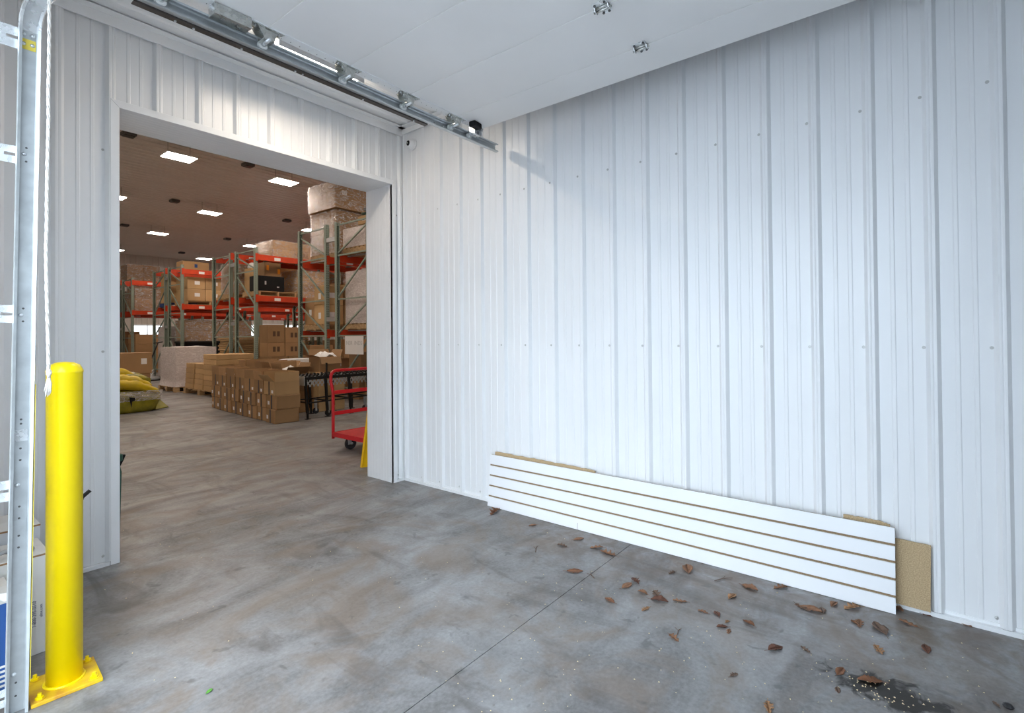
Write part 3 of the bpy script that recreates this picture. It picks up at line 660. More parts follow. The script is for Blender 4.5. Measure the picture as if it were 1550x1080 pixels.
# ------------------------------------------------------------------ cartons left of the bollard
def ubox(x0, x1, y0, y1, h, label, m='card_white', rz=0.0, flapm=None):
    cx, cy = (x0+x1)/2, (y0+y1)/2
    t = empty('shipping_carton', (cx, cy, 0), (0, 0, rz)); tag(t, label, 'carton'); w, d = (x1-x0)/2, (y1-y0)/2
    obj('body', MB().box(-w, w, -d, d, 0, h), m, t, bevel=0.003)
    obj('top_flap', MB().box(-w+0.002, w-0.002, -d-0.0012, -0.001, h, h+0.004), 'card_white', t)
    obj('top_flap', MB().box(-w+0.002, w-0.002, 0.001, d, h, h+0.004), 'card_white', t)
    obj('flap_edge', MB().box(-w, w, -d-0.0016, -d, h-0.006, h+0.001), 'card_in', t)
    return t, w, d
t, w, d = ubox(-2.76, -2.487, -0.80, -0.56, 0.400, 'white carton with vertical phone number print, just left of the yellow bollard', 'card_white')
obj('printed_text', text_mesh('1-800-295-5510', 0.0165, 'ink'), None, t, loc=(w-0.046, -d-0.0008, 0.165), rot=(PI/2, -PI/2, 0))
obj('printed_text', text_mesh('uline.com', 0.0135, 'ink'), None, t, loc=(w-0.026, -d-0.0008, 0.172), rot=(PI/2, -PI/2, 0))
t, w, d = ubox(-2.76, -2.475, -0.54, -0.27, 0.455, 'white carton behind the one with the phone number, near the wall', 'card_white_shaded')
obj('printed_mark', MB().box(0.07, 0.076, -d+0.05, -d+0.10, 0.4595, 0.460).box(0.085, 0.092, -d+0.05, -d+0.11, 0.4595, 0.460).box(0.10, 0.106, -d+0.05, -d+0.11, 0.4595, 0.460), 'ink', t)
t, w, d = ubox(-2.80, -2.622, -1.035, -0.83, 0.355, 'white carton with broad blue stripe behind the foot of the steel track', 'card_white')
obj('blue_stripe', MB().box(w-0.045, w-0.012, -d-0.0012, -d, 0.02, 0.33), 'card_blue', t)
bc = MB()
for k in range(5): bc.box(w-0.040, w-0.016, -d-0.002, -d-0.0012, 0.035+k*0.017, 0.043+k*0.017)
obj('barcode_bars', bc, 'paper', t)
obj('torn_flap', MB().add([(w-0.09, -d, 0.358), (w, -d, 0.356), (w+0.02, -d-0.03, 0.372), (w-0.03, -d-0.045, 0.352), (w-0.06, -d-0.02, 0.378)], [(0, 1, 2, 4), (4, 2, 3)]), 'card_white', t)
gt = empty('metal_clamp', (-2.555, -0.74, 0.404), (0, 0, 0.4)); tag(gt, 'grey rounded metal clamp lying on the white carton behind the steel track', 'clamp')
obj('jaw', MB().lathe([(0.028, 0), (0.032, 0.012), (0.026, 0.024), (0.010, 0.028)], 18), 'grey_plastic', gt, smooth=True)
obj('arm', MB().tube([(-0.02, 0, 0.015), (-0.06, 0.01, 0.028), (-0.13, 0.0, 0.02)], 0.009, 8), 'grey_plastic', gt, smooth=True)
bt = empty('cardboard_tube', (-2.555, -0.20, 0.0), (-0.12, -0.085, 0)); tag(bt, 'brown tube leaning on the back wall at the left picture edge', 'tube')
obj('tube', MB().lathe([(0.026, 0.0), (0.026, 0.86), (0.021, 0.86), (0.021, 0.84)], 20), 'brown_tube', bt, smooth=True)
obj('end_cap', MB().lathe([(0.027, 0.856), (0.027, 0.868), (0.02, 0.870)], 20), 'green_bin', bt)
ht = empty('hand_tool', (-2.375, -0.48, 0.0), (0, 0, 0)); tag(ht, 'black lever handle poking out behind the yellow bollard', 'tool')
obj('lever', MB().tube([(-0.06, 0.0, 0.46), (0.04, 0.0, 0.510), (0.085, 0.0, 0.548)], [0.008, 0.009, 0.0085], 10), 'black_steel', ht, smooth=True)
obj('trigger', MB().prism([(0.02, 0.49), (0.062, 0.522), (0.06, 0.512), (0.03, 0.470)], lambda u, v, t: (u, -0.004+0.008*t, v)), 'black_steel', ht)
obj('shaft', MB().tube([(-0.06, 0.0, 0.0), (-0.06, 0.0, 0.465)], 0.011, 10).box(-0.10, -0.01, -0.05, 0.05, 0.0, 0.012), 'black_steel', ht)
# green cart edge just inside the opening
gb = empty('green_bin', (-2.118, 0.50, 0.0)); tag(gb, 'dark green bin edge just inside the opening behind the left casing', 'bin')
obj('body', MB().prism([(-0.18, 0.03), (0.155, 0.03), (0.165, 0.43), (0.150, 0.50), (-0.20, 0.50)], lambda u, v, t: (u, -0.13+0.26*t, v)), 'green_bin', gb, bevel=0.005)
obj('hinge_clip', MB().prism([(0.150, 0.455), (0.172, 0.50), (0.185, 0.535), (0.150, 0.54)], lambda u, v, t: (u, -0.13+0.03*t, v)), 'black_box', gb)
obj('lid', MB().box(-0.21, 0.168, -0.14, 0.14, 0.50, 0.545), 'green_bin', gb, bevel=0.006)
obj('foot', MB().box(-0.17, 0.14, -0.11, 0.11, 0.0, 0.03), 'black_box', gb)

# ------------------------------------------------------------------ pallet racks
PITCH_X = 2.30; X0 = 3.0; DEP = 1.067
def post_mesh(h):
    w = 0.038; d = 0.035
    return mesh('upright_post', MB().box(-w, w, -d, -d+0.003, 0, h).box(-w, -w+0.003, -d, d, 0, h).box(w-0.003, w, -d, d, 0, h).box(-w, -w+0.014, d-0.003, d, 0, h).box(w-0.014, w, d-0.003, d, 0, h), M['rack_green'])
foot_me = mesh('foot_plate', MB().box(-0.06, 0.06, -0.06, 0.06, 0, 0.008), 'rack_brace')
def rack(name_label, ynear, height, levels, nb, spacer=None):
    """ynear: centre of near posts; levels: list of (z0, z1)"""
    t = empty('pallet_rack', (X0, ynear, 0)); tag(t, name_label, 'pallet rack', 'back to back pallet racks of the warehouse')
    pm = post_mesh(height); beam_cache = {}
    for k in range(nb+1):
        for j in (0, 1):
            p = obj('upright_post', pm, None, t, loc=(k*PITCH_X, j*DEP, 0), rot=(0, 0, PI if j else 0))
            obj('foot_plate', foot_me, None, p)
        # bracing of the frame
        zs = [0.25, 1.30, 2.05+0.0, 2.95, height-0.06]
        zs = [z for z in zs if z < height]
        for z in zs: obj('horizontal_brace', MB().box(-0.014, 0.014, 0.03, DEP-0.03, z-0.014, z+0.014), 'rack_brace', t, loc=(k*PITCH_X, 0, 0))
        for a in range(len(zs)-1):
            za, zb = zs[a]+0.05, zs[a+1]-0.10
            s_ = spacer and spacer.get('flip')
            p, q = ((0, DEP-0.04, za), (0, 0.04, zb)) if s_ else ((0, 0.04, za), (0, DEP-0.04, zb))
            obj('diagonal_brace', MB().bar(p, q, 0.028), 'rack_brace', t, loc=(k*PITCH_X, 0, 0))
    for k in range(nb):
        for (z0, z1) in levels:
            for j in (0, 1):
                yy = -0.005 if j == 0 else DEP+0.005
                key = round(z1-z0, 3)
                if key not in beam_cache:
                    hgt = z1-z0
                    beam_cache[key] = (mesh('beam', MB().box(0.042, PITCH_X-0.042, -0.028, 0.022, 0, hgt), 'rack_orange'),
                                       mesh('end_connector', MB().box(-0.022, 0.045, -0.044, -0.032, -0.03, hgt+0.02), 'rack_orange'))
                b = obj('beam', beam_cache[key][0], None, t, loc=(k*PITCH_X, yy, z0))
                obj('end_connector', beam_cache[key][1], None, b, loc=(0, 0, 0) if j == 0 else (0, 0.078, 0))
                obj('end_connector', beam_cache[key][1], None, b, loc=(PITCH_X-0.022, 0, 0) if j == 0 else (PITCH_X-0.022, 0.078, 0))
                if j == 0:
                    for lx in ((0.45, 1.55) if k % 2 == 0 else (0.9, 1.7)):
                        obj('location_label', MB().box(lx, lx+0.16, -0.0292, -0.0282, 0.02, 0.095), 'paper', b)
            for m_ in range(0 if spacer.get('bare') and z0 > 3 else 5):
                x = k*PITCH_X+0.25+m_*0.45
                obj('deck_bar', MB().box(x-0.03, x+0.03, 0.03, DEP-0.03, z1-0.028, z1-0.004), 'wire', t)
    return t
RK = {}
def pair(tag_, far_y, sp, h, lev_far, lev_near, nb, lab_far, lab_near):
    RK[tag_+'1'] = rack(lab_far, far_y-DEP, h, lev_far, nb, {'flip': tag_ != 'A', 'bare': tag_ == 'C'})
    RK[tag_+'2'] = rack(lab_near, far_y-2*DEP-sp, h, lev_near, nb, {'flip': tag_ == 'A'})
    for k in range(nb+1):
        for z in (h-0.38, 1.6):
            obj('row_spacer', MB().box(-0.03, 0.03, DEP+0.036, DEP+sp-0.036, z, z+0.09), 'wire', RK[tag_+'2'], loc=(k*PITCH_X, 0, 0))
pair('A', 7.25, 0.39, 3.64, [(1.28, 1.42), (2.83, 2.97)], [(1.28, 1.42), (2.83, 2.97)], 2,
     'green pallet rack of the nearest row, rear half carrying the tall wrapped load', 'green pallet rack of the nearest row, front half beside the door jamb')
pair('B', 11.84, 0.34, 3.53, [(2.19, 2.33), (3.38, 3.52)], [(2.19, 2.33), (3.22, 3.36)], 3,
     'green pallet rack of the second row, rear half with stacked boards below', 'green pallet rack of the second row, front half carrying the black box')
pair('C', 16.64, 0.33, 3.54, [(2.18, 2.32), (3.39, 3.53)], [(2.18, 2.32), (3.27, 3.41)], 4,
     'green pallet rack of the third row, rear half behind the scrubber', 'green pallet rack of the third row, front half carrying labelled cartons')
pair('D', 21.36, 0.31, 3.50, [(2.12, 2.26), (3.34, 3.48)], [(2.16, 2.30), (3.26, 3.40)], 5,
     'green pallet rack of the farthest row, rear half under wrapped cartons', 'green pallet rack of the farthest row, front half beside the left casing')

# ------------------------------------------------------------------ pallets
dk = {}
def pallet(x, y, z, w, d, label, m='pallet_wood', h=0.125, cat='pallet', blocks=False):
    t = empty('wooden_pallet', (x, y, z)); tag(t, label, cat)
    n = 7
    key = (round(w, 2), round(d, 2), m)
    if key not in dk:
        bw = d/n*0.72
        dk[key] = (mesh('deck_board', MB().box(-w/2, w/2, -bw/2, bw/2, 0, 0.018), m), mesh('stringer', MB().box(-0.022, 0.022, -d/2, d/2, 0, h-0.036), m),
                   mesh('block', MB().box(-0.05, 0.05, -0.06, 0.06, 0, h-0.036), m))
    for k in range(n): obj('deck_board', dk[key][0], None, t, loc=(0, -d/2+d*(k+0.5)/n, h-0.018))
    for k in (0, 3, 6): obj('bottom_board', dk[key][0], None, t, loc=(0, -d/2+d*(k+0.5)/n, 0))
    if blocks:
        for sx in (-1, 0, 1):
            for k in (0, 3, 6): obj('block', dk[key][2], None, t, loc=(sx*(w/2-0.05), -d/2+d*(k+0.5)/n, 0.018))
    else:
        for sx in (-1, 0, 1): obj('stringer', dk[key][1], None, t, loc=(sx*(w/2-0.025), 0, 0.018))
    return t

# ------------------------------------------------------------------ cartons
cm = {}
def cmesh(w, d, h, m='card'):
    key = (round(w, 3), round(d, 3), round(h, 3), m)
    if key not in cm:
        nseg = 2; mb = MB(); e = 0.004
        # closed carton with slightly bulged faces and chamfered corners
        mb.box(-w/2, w/2, -d/2, d/2, 0, h)
        cm[key] = mesh('carton', mb, m)
    return cm[key]
def carton(x, y, z, w, d, h, label, rz=0.0, m='card', tape=None, lab=None, group=None, name='carton', top_tape=True, gap=True):
    t = obj(name, cmesh(w, d, h, m), None, loc=(x, y, z), rot=(0, 0, rz)); tag(t, label, 'carton', group)
    t.modifiers.new('bevel', 'BEVEL').width = 0.008
    if top_tape: obj('flap_seam', MB().box(-w/2+0.01, w/2-0.01, -0.0025, 0.0025, h, h+0.0008), 'card_in', t)
    if tape == 'x':       # navy strip down the -x face
        obj('tape_strip', MB().box(-w/2-0.0012, -w/2, -0.021, 0.021, 0.0, h), 'tape_navy', t)
    if tape == '-y':
        obj('tape_strip', MB().box(-0.022, 0.022, -d/2-0.0012, -d/2, h*0.55, h), 'tape_clear', t)
    if lab:
        for (face, a, b, s1, s2, mm) in lab:
            if face == 'x': obj('address_label', MB().box(-w/2-0.0015, -w/2-0.0003, a-s1/2, a+s1/2, b-s2/2, b+s2/2), mm, t)
            else: obj('address_label', MB().box(a-s1/2, a+s1/2, -d/2-0.0015, -d/2-0.0003, b-s2/2, b+s2/2), mm, t)
    return t
def open_carton(x, y, z, w, d, h, label, rz=0.0, m='card', flaps=(1.45, 1.45, 1.45, 1.45), tape=True, group=None, fl=None, paper=None, lab=None):
    """flap angles above horizontal-outward: order -x, +x, -y, +y ; pi/2 = upright"""
    t = empty('open_carton', (x, y, z), (0, 0, rz)); tag(t, label, 'carton', group); k = 0.005
    b = MB().box(-w/2, w/2, -d/2, d/2, 0, k).box(-w/2, -w/2+k, -d/2, d/2, k, h).box(w/2-k, w/2, -d/2, d/2, k, h).box(-w/2+k, w/2-k, -d/2, -d/2+k, k, h).box(-w/2+k, w/2-k, d/2-k, d/2, k, h)
    obj('body', b, m, t)
    obj('contents', MB().box(-w/2+0.012, w/2-0.012, -d/2+0.012, d/2-0.012, k, h*0.82), 'card_in', t)
    L = fl or min(w, d)/2
    def flap(ax, s, ang, width):
        if ang is None: return
        mb = MB().box(-width/2+0.004, width/2-0.004, -0.002, 0.002, 0, L)
        # local: hinge along x, standing up; tilt outward = towards -y
        if ax == 'y':
            rot = ((PI/2-ang)*(1 if s < 0 else -1), 0, 0); loc = (0, s*d/2, h)
        else:
            rot = (0, (PI/2-ang)*(-1 if s < 0 else 1), 0); loc = (s*w/2, 0, h); mb = MB().box(-0.002, 0.002, -width/2+0.004, width/2-0.004, 0, L)
        obj('flap', mb, m if not (ax == 'x' and s < 0) else m, t, loc=loc, rot=rot)
    flap('x', -1, flaps[0], d); flap('x', 1, flaps[1], d); flap('y', -1, flaps[2], w); flap('y', 1, flaps[3], w)
    if tape: obj('tape_strip', MB().box(-w/2-0.0014, -w/2-0.0002, -0.018, 0.018, 0.0, h), 'tape_navy', t)
    if lab:
        for (face, a, b_, s1, s2, mm) in lab:
            if face == 'x': obj('address_label', MB().box(-w/2-0.0015, -w/2-0.0003, a-s1/2, a+s1/2, b_-s2/2, b_+s2/2), mm, t)
            else: obj('address_label', MB().box(a-s1/2, a+s1/2, -d/2-0.0015, -d/2-0.0003, b_-s2/2, b_+s2/2), mm, t)
    if paper:
        rnd = random.Random(int(x*1000+y*77)); n = 7; vs = []; fs = []
        for i in range(n):
            for j in range(n):
                u = i/(n-1)-0.5; v = j/(n-1)-0.5
                vs.append((u*w*0.8*paper, v*d*0.8*paper, h*0.85+L*0.9*(1-2*(u*u+v*v))*paper+rnd.uniform(-0.02, 0.02)))
        for i in range(n-1):
            for j in range(n-1): fs.append((i*n+j, (i+1)*n+j, (i+1)*n+j+1, i*n+j+1))
        obj('crumpled_paper', MB().add(vs, fs), 'paper', t)
    return t

def film_mesh(w, d, h, seed=0, bulge=0.02, top=True, amp=0.012, res=0.07, flare=0.0):
    mb = MB(); off = Vector((seed*3.7, seed*1.3, 0))
    def face(fn, nu, nv, nrm):
        base = len(mb.v)
        for i in range(nu+1):
            for j in range(nv+1):
                u, v = i/nu, j/nv; p = Vector(fn(u, v)); e = min(u, 1-u, v, 1-v)
                dsp = amp*noise.noise((p+off)*6.0)*min(1, e*6)+bulge*math.sin(PI*u)*math.sin(PI*v)
                q = p+Vector(nrm)*dsp
                if flare and abs(nrm[2]) < 0.5: q += Vector((p.x, p.y, 0)).normalized()*flare*max(0, 1-p.z/0.15)**2
                mb.v.append(tuple(q))
        for i in range(nu):
            for j in range(nv):
                a = base+i*(nv+1)+j; mb.f.append((a, a+nv+1, a+nv+2, a+1))
    nx, ny, nz = max(2, int(w/res)), max(2, int(d/res)), max(2, int(h/res))
    face(lambda u, v: (w*(u-0.5), -d/2, h*v), nx, nz, (0, -1, 0))
    face(lambda u, v: (w*(0.5-u), d/2, h*v), nx, nz, (0, 1, 0))
    face(lambda u, v: (-w/2, d*(0.5-u), h*v), ny, nz, (-1, 0, 0))
    face(lambda u, v: (w/2, d*(u-0.5), h*v), ny, nz, (1, 0, 0))
    if top: face(lambda u, v: (w*(u-0.5), d*(v-0.5), h), nx, ny, (0, 0, 1))
    return mb
def wrapped(x0, x1, y0, y1, z0, z1, nx, ny, nz, label, m='card', film='film', seed=1, labs=None, flare=0.0, name='wrapped_load', inner_gap=0.004, amp=0.012, jit=0.012):
    w, d, h = x1-x0, y1-y0, z1-z0; rnd = random.Random(seed)
    t = empty(name, ((x0+x1)/2, (y0+y1)/2, z0)); tag(t, label, 'wrapped load')
    cw, cd_, ch = w/nx, d/ny, h/nz; me = cmesh(cw-inner_gap-0.006, cd_-inner_gap-0.006, ch-0.004, m)
    for i in range(nx):
        for j in range(ny):
            for k in range(nz):
                if 0 < i < nx-1 and 0 < j < ny-1 and k < nz-1: continue
                o = obj('carton', me, None, t, loc=(-w/2+cw*(i+0.5)+rnd.uniform(-jit, jit)*0.4, -d/2+cd_*(j+0.5)+rnd.uniform(-jit, jit)*0.4, ch*k))
                if labs and j == 0 and (i+k) % 2 == 0:
                    obj('address_label', MB().box(-0.06, 0.06, -cd_/2+0.0045, -cd_/2+0.0055, ch*0.5, ch*0.5+0.10), 'paper', o)
    obj('stretch_film', film_mesh(w+0.03, d+0.03, h+0.012, seed, flare=flare, amp=amp), film, t, smooth=True)
    return t

# row A loads
pallet(3.85, 6.72, 2.972, 1.25, 1.02, 'wooden pallet under the tall wrapped load on the nearest rack')
wrapped(3.24, 4.46, 6.20, 7.20, 3.10, 4.02, 2, 2, 2, 'tall shrink wrapped cartons at the top of the nearest rack, lower tier', 'card', 'film_bright', 3, labs=True)
wrapped(3.20, 4.50, 6.16, 7.24, 4.062, 4.65, 3, 2, 1, 'wide shrink wrapped cartons crowning the tall load on the nearest rack', 'card', 'film_bright', 4, labs=True)
o = obj('orange_hang_tag', MB().add([(4.02, 6.10, 4.28), (4.12, 6.10, 4.22), (4.05, 6.10, 4.12), (4.02, 6.106, 4.28), (4.12, 6.106, 4.22), (4.05, 6.106, 4.12)], [(0, 1, 2), (3, 5, 4), (0, 3, 4, 1), (1, 4, 5, 2), (2, 5, 3, 0)]), 'paper_orange')
tag(o, 'small orange tag on the highest wrapped cartons by the door jamb', 'tag')
pallet(3.66, 5.24, 2.972, 1.12, 1.02, 'wooden pallet on the top beam beside the right door jamb')
wrapped(3.10, 4.22, 4.78, 5.70, 3.10, 3.48, 2, 2, 1, 'low milky wrapped load on the top beam beside the right door jamb', 'card_light', 'film_milky', 6, amp=0.04)
carton(3.42, 5.05, 3.535, 0.56, 0.46, 0.17, 'flat brown carton on top of the milky wrapped load by the jamb', m='card_light', lab=[('x', 0.02, 0.09, 0.12, 0.05, 'paper')])
def lump(name, label, cat, loc, dims, m, seed, rz=0.0, amp=0.25, n=22, sq=2.6, parent=None, flat=True):
    mb = MB(); rows = 14
    for i in range(rows+1):
        ph = -PI/2+PI*i/rows
        for j in range(n):
            th = 2*PI*j/n
            def pw(v): return math.copysign(abs(v)**(2/sq), v)
            p = Vector((pw(math.cos(ph))*pw(math.cos(th)), pw(math.cos(ph))*pw(math.sin(th)), pw(math.sin(ph))))
            k = 1+amp*noise.noise(p*1.7+Vector((seed, seed*2, 0)))+amp*0.4*noise.noise(p*5+Vector((seed*3, 0, seed)))
            q = Vector((p.x*dims[0]/2*k, p.y*dims[1]/2*k, p.z*dims[2]/2*k))
            if flat: q.z = max(q.z, -dims[2]*0.36)
            mb.v.append((q.x, q.y, q.z+dims[2]*0.36))
    for i in range(rows):
        for j in range(n):
            j2 = (j+1) % n; mb.f.append((i*n+j, i*n+j2, (i+1)*n+j2, (i+1)*n+j))
    o = obj(name, mb, m, parent, loc=loc, rot=(0, 0, rz), smooth=True)
    if not parent: tag(o, label, cat)
    return o
for i, (dx, dz) in enumerate(((0.0, 0.0), (0.03, 0.100))):
    b = lump('dark_bag', ['lower flat dark grey bag lying on the carton by the jamb', 'upper flat dark grey bag lying on the carton by the jamb'][i], 'bag', (3.44+dx, 5.02, 3.709+dz), (0.62, 0.50, 0.10), 'grey_plastic' if i else 'green_bin', 5+i, amp=0.12)
    obj('seam', MB().tube([(-0.30, -0.1, 0.035), (-0.31, 0, 0.036), (-0.30, 0.12, 0.035)], 0.006, 6), 'black_box', b)
pallet(3.62, 6.74, 1.422, 1.15, 0.90, 'wooden pallet on the lower beam of the nearest rack, under labelled cartons')
CA = [(3.30, 6.60, 1.55, 0.46, 0.40, 0.42, 'lower left'), (3.30, 6.60, 1.972, 0.46, 0.40, 0.42, 'upper left'), (3.82, 6.62, 1.55, 0.50, 0.42, 0.44, 'lower right'), (3.82, 6.62, 1.992, 0.50, 0.42, 0.44, 'upper right'), (3.32, 7.03, 1.55, 0.44, 0.40, 0.60, 'rear'), (3.85, 7.06, 1.55, 0.50, 0.38, 0.95, 'tallest rear')]
for x, y, z, w, d, h, wh in CA:
    carton(x, y, z, w, d, h, '%s brown carton with white label on the lower beam of nearest rack' % wh, m='card' if 'rear' in wh else 'card_light', lab=[('x', -0.02, h*0.45, 0.10, 0.13, 'paper'), ('-y', -0.05, h*0.5, 0.13, 0.11, 'paper')])
pallet(3.66, 5.20, 1.422, 1.12, 0.98, 'wooden pallet under the wrapped column beside the right door jamb')
wrapped(3.10, 4.20, 4.76, 5.62, 1.548, 2.60, 3, 3, 4, 'tall wrapped column of pinkish cartons beside the right door jamb', 'card_light', 'film_milky', 8)
# floor level of row A: loose cartons and junk
JA = [(3.42, 5.52, 0.62, 0.40, 0.34, 'upper left'), (3.90, 5.50, 0.62, 0.42, 0.36, 'upper right'), (3.42, 5.52, 0.0, 0.50, 0.615, 'lower left'), (3.98, 5.50, 0.0, 0.52, 0.615, 'lower right'), (3.50, 6.75, 0.0, 0.60, 0.50, 'rear floor'), (3.50, 6.75, 0.502, 0.55, 0.30, 'rear stacked')]
for x, y, z, w, h, wh in JA:
    carton(x, y, z, w, 0.42, h, '%s brown carton standing under the nearest rack behind the paper sign' % wh, lab=[('-y', 0.02, h*0.6, 0.07, 0.12, 'paper')])
for i, (x, y, s_) in enumerate(((3.36, 5.02, 0.30), (3.90, 5.02, 0.30), (4.45, 5.05, 0.32))):
    open_carton(x, y, 0.0, s_, s_, 0.42+0.10*i, ['left', 'middle', 'right'][i]+' of three open cartons under the nearest rack, behind the red cart', rz=0.1*i-0.1, flaps=(0.6, 0.9, 0.4, 1.2), fl=0.14, tape=False, paper=0.8 if i == 1 else None)
sg = empty('paper_sign', (2.955, 5.20, 1.29)); tag(sg, 'white paper sheet with faint handwriting taped to the rack brace', 'sign')
obj('sheet', MB().box(-0.0015, 0.0, -0.36, 0.26, -0.36, 0.0), 'paper', sg)
obj('handwriting', text_mesh('NSR  INDS', 0.115, 'ink_soft'), None, sg, loc=(-0.0025, -0.05, -0.14), rot=(PI/2, 0, -PI/2))

# row B loads
tl = wrapped(3.46, 4.94, 9.42, 10.40, 3.362, 3.79, 1, 1, 2, 'large flat wrapped cartons on the top beam of the second rack', 'card_light', 'film', 11, amp=0.006)
obj('handwriting', text_mesh('NORE', 0.15, 'ink_brown'), None, tl, loc=(0.02, -0.489, 0.10), rot=(PI/2, 0, 0))
bx_ = carton(3.42, 9.66, 2.462, 0.68, 0.46, 0.385, 'glossy black carton on a wooden pallet on the second rack', m='black_box', top_tape=False, name='black_carton')
obj('printed_logo', MB().box(-0.17, -0.13, -0.2315, -0.2305, 0.16, 0.25).box(0.14, 0.20, -0.2315, -0.2305, 0.10, 0.13), 'grey_plastic', bx_)
carton(3.50, 9.70, 2.85, 0.42, 0.36, 0.36, 'brown carton with orange stickers standing on the black carton', m='card', lab=[('-y', -0.13, 0.22, 0.06, 0.13, 'paper_orange'), ('-y', 0.16, 0.14, 0.07, 0.13, 'paper_orange')])
pallet(3.58, 9.86, 2.333, 0.98, 0.92, 'wooden pallet under the black carton on the second rack')
carton(3.36, 10.12, 2.462, 0.44, 0.38, 0.62, 'tan carton with an orange sticker behind the black carton', m='card_light', lab=[('-y', -0.05, 0.52, 0.10, 0.09, 'paper_orange')])
lump('plastic_bag', 'crumpled white plastic bag wedged beside the orange stickered carton', 'bag', (3.27, 10.10, 3.085), (0.24, 0.22, 0.18), 'paper', 9)
wrapped(4.12, 4.98, 9.42, 10.30, 2.335, 3.08, 1, 1, 4, 'wrapped tan cartons right of the black carton on the second rack', 'card_light', 'film', 12)
pallet(3.55, 11.28, 2.333, 1.0, 0.95, 'wooden pallet on the rear half of the second rack')
wrapped(3.12, 3.62, 10.86, 11.66, 2.462, 3.30, 1, 1, 2, 'tall narrow wrapped carton at the end of the second rack, rear half', 'card', 'film', 13)
carton(3.95, 11.1, 2.462, 0.52, 0.44, 0.74, 'tan carton with orange sticker on the rear half of second rack', m='card_light', lab=[('-y', -0.1, 0.62, 0.10, 0.09, 'paper_orange')])
carton(3.95, 11.1, 3.205, 0.5, 0.42, 0.24, 'flat tan carton stacked on the orange stickered one, second rack', m='card_light')
carton(4.62, 11.1, 2.335, 0.62, 0.50, 0.95, 'large tan carton deep in the rear half of the second rack', m='card_light')
# stacked flat boards below the rear half of B
sb = empty('flat_carton_stack', (4.15, 11.30, 0.0)); tag(sb, 'stack of flattened cartons lying under the rear half of second rack', 'cardboard stack')
rnd = random.Random(5); z = 0.1
obj('skid', MB().box(-1.05, 1.05, -0.45, 0.45, 0.0, 0.098), 'pallet_wood', sb)
me_fc = mesh('flat_carton', MB().box(-1.06, 1.06, -0.46, 0.46, 0, 0.036), 'card_light')
while z < 1.25:
    obj('flat_carton', me_fc, None, sb, loc=(rnd.uniform(-0.03, 0.03), rnd.uniform(-0.025, 0.025), z)); z += 0.052
KB = [(3.60, 9.70, 0.0, 0.52, 0.78, 'bottom left'), (4.14, 9.70, 0.0, 0.52, 0.78, 'bottom right'), (3.56, 9.70, 0.782, 0.44, 0.36, 'middle left'), (3.56, 9.70, 1.144, 0.44, 0.46, 'top left'), (4.03, 9.70, 0.782, 0.46, 0.34, 'middle right'), (4.03, 9.70, 1.124, 0.46, 0.42, 'top right')]
for x, y, z, w, h, wh in KB:
    c = carton(x, y, z, w, 0.46, h, '%s brown carton in the stack under the second rack' % wh)
    obj('printed_mark', MB().box(-0.09, -0.02, -0.2312, -0.2304, h*0.35, h*0.35+0.13).box(0.02, 0.09, -0.2312, -0.2304, h*0.35, h*0.35+0.13), 'ink_brown', c)
carton(4.85, 9.75, 0.0, 0.70, 0.50, 1.05, 'tall brown carton right of the stack under the second rack')

# row C loads
pallet(3.82, 14.75, 2.322, 1.35, 0.98, 'wooden pallet under the labelled cartons on the third rack')
for i in range(3):
    for k in range(2):
        carton(3.42+0.515*i, 14.50, 2.45+0.375*k, 0.50, 0.46, 0.37, '%s tan carton with white label, %s of the third rack row' % (['lower', 'upper'][k], ['leftmost', 'middle', 'rightmost'][i]), m='card_light', lab=[('-y', 0.03, 0.19, 0.15, 0.11, 'paper')], group='labelled cartons on the third rack')
for i in range(2):
    for k in range(2):
        carton(3.42+0.515*i, 14.98, 2.45+0.375*k, 0.50, 0.46, 0.37, 'tan carton in the hidden rear row of the third rack pallet', m='card_light', group='rear cartons on the third rack')
pallet(3.66, 16.12, 2.322, 1.05, 0.95, 'dark blue pallet on the rear half of the third rack', m='pallet_blue')
carton(3.33, 16.2, 2.45, 0.36, 0.60, 1.02, 'tall narrow tan carton at the end of third rack, rear half', m='card_light')
carton(3.92, 15.97, 2.45, 0.52, 0.50, 0.66, 'black carton on the blue pallet of the third rack', m='black_box', top_tape=False)
carton(3.94, 16.02, 3.115, 0.80, 0.55, 0.76, 'large brown carton towering above the third rack top beam', m='card_light', lab=[('-y', 0.0, 0.62, 0.09, 0.12, 'card_blue')])
wrapped(4.46, 5.22, 15.66, 16.46, 2.322, 3.66, 2, 1, 3, 'wrapped cartons showing above the third rack beam, right part', 'card_light', 'film', 21)
wrapped(3.12, 5.10, 14.30, 15.10, 1.18, 1.84, 2, 1, 2, 'wide dark wrapped cartons lying under the third rack beam', 'card', 'film', 22)
bc_ = empty('black_crate', (4.1, 14.70, 0.0)); tag(bc_, 'large black crate standing under the third rack', 'crate')
obj('body', MB().box(-0.98, 0.98, -0.40, 0.40, 0.06, 1.16), 'black_box', bc_, bevel=0.01)
obj('lid', MB().box(-1.0, 1.0, -0.42, 0.42, 1.12, 1.175), 'black_steel', bc_)
for sx in (-0.8, 0.8): obj('runner', MB().box(sx-0.06, sx+0.06, -0.40, 0.40, 0, 0.06), 'black_box', bc_)
wrapped(3.10, 3.60, 15.75, 16.55, 0.02, 1.65, 1, 1, 6, 'slim wrapped stack on the floor behind the scrubber, third rack', 'card_light', 'film_milky', 23)
for i in range(2):
    carton(4.05+0.62*i, 16.0, 0.0, 0.60, 0.60, 1.5, '%s tall brown carton on the floor under the rear half of third rack' % ['left', 'right'][i])
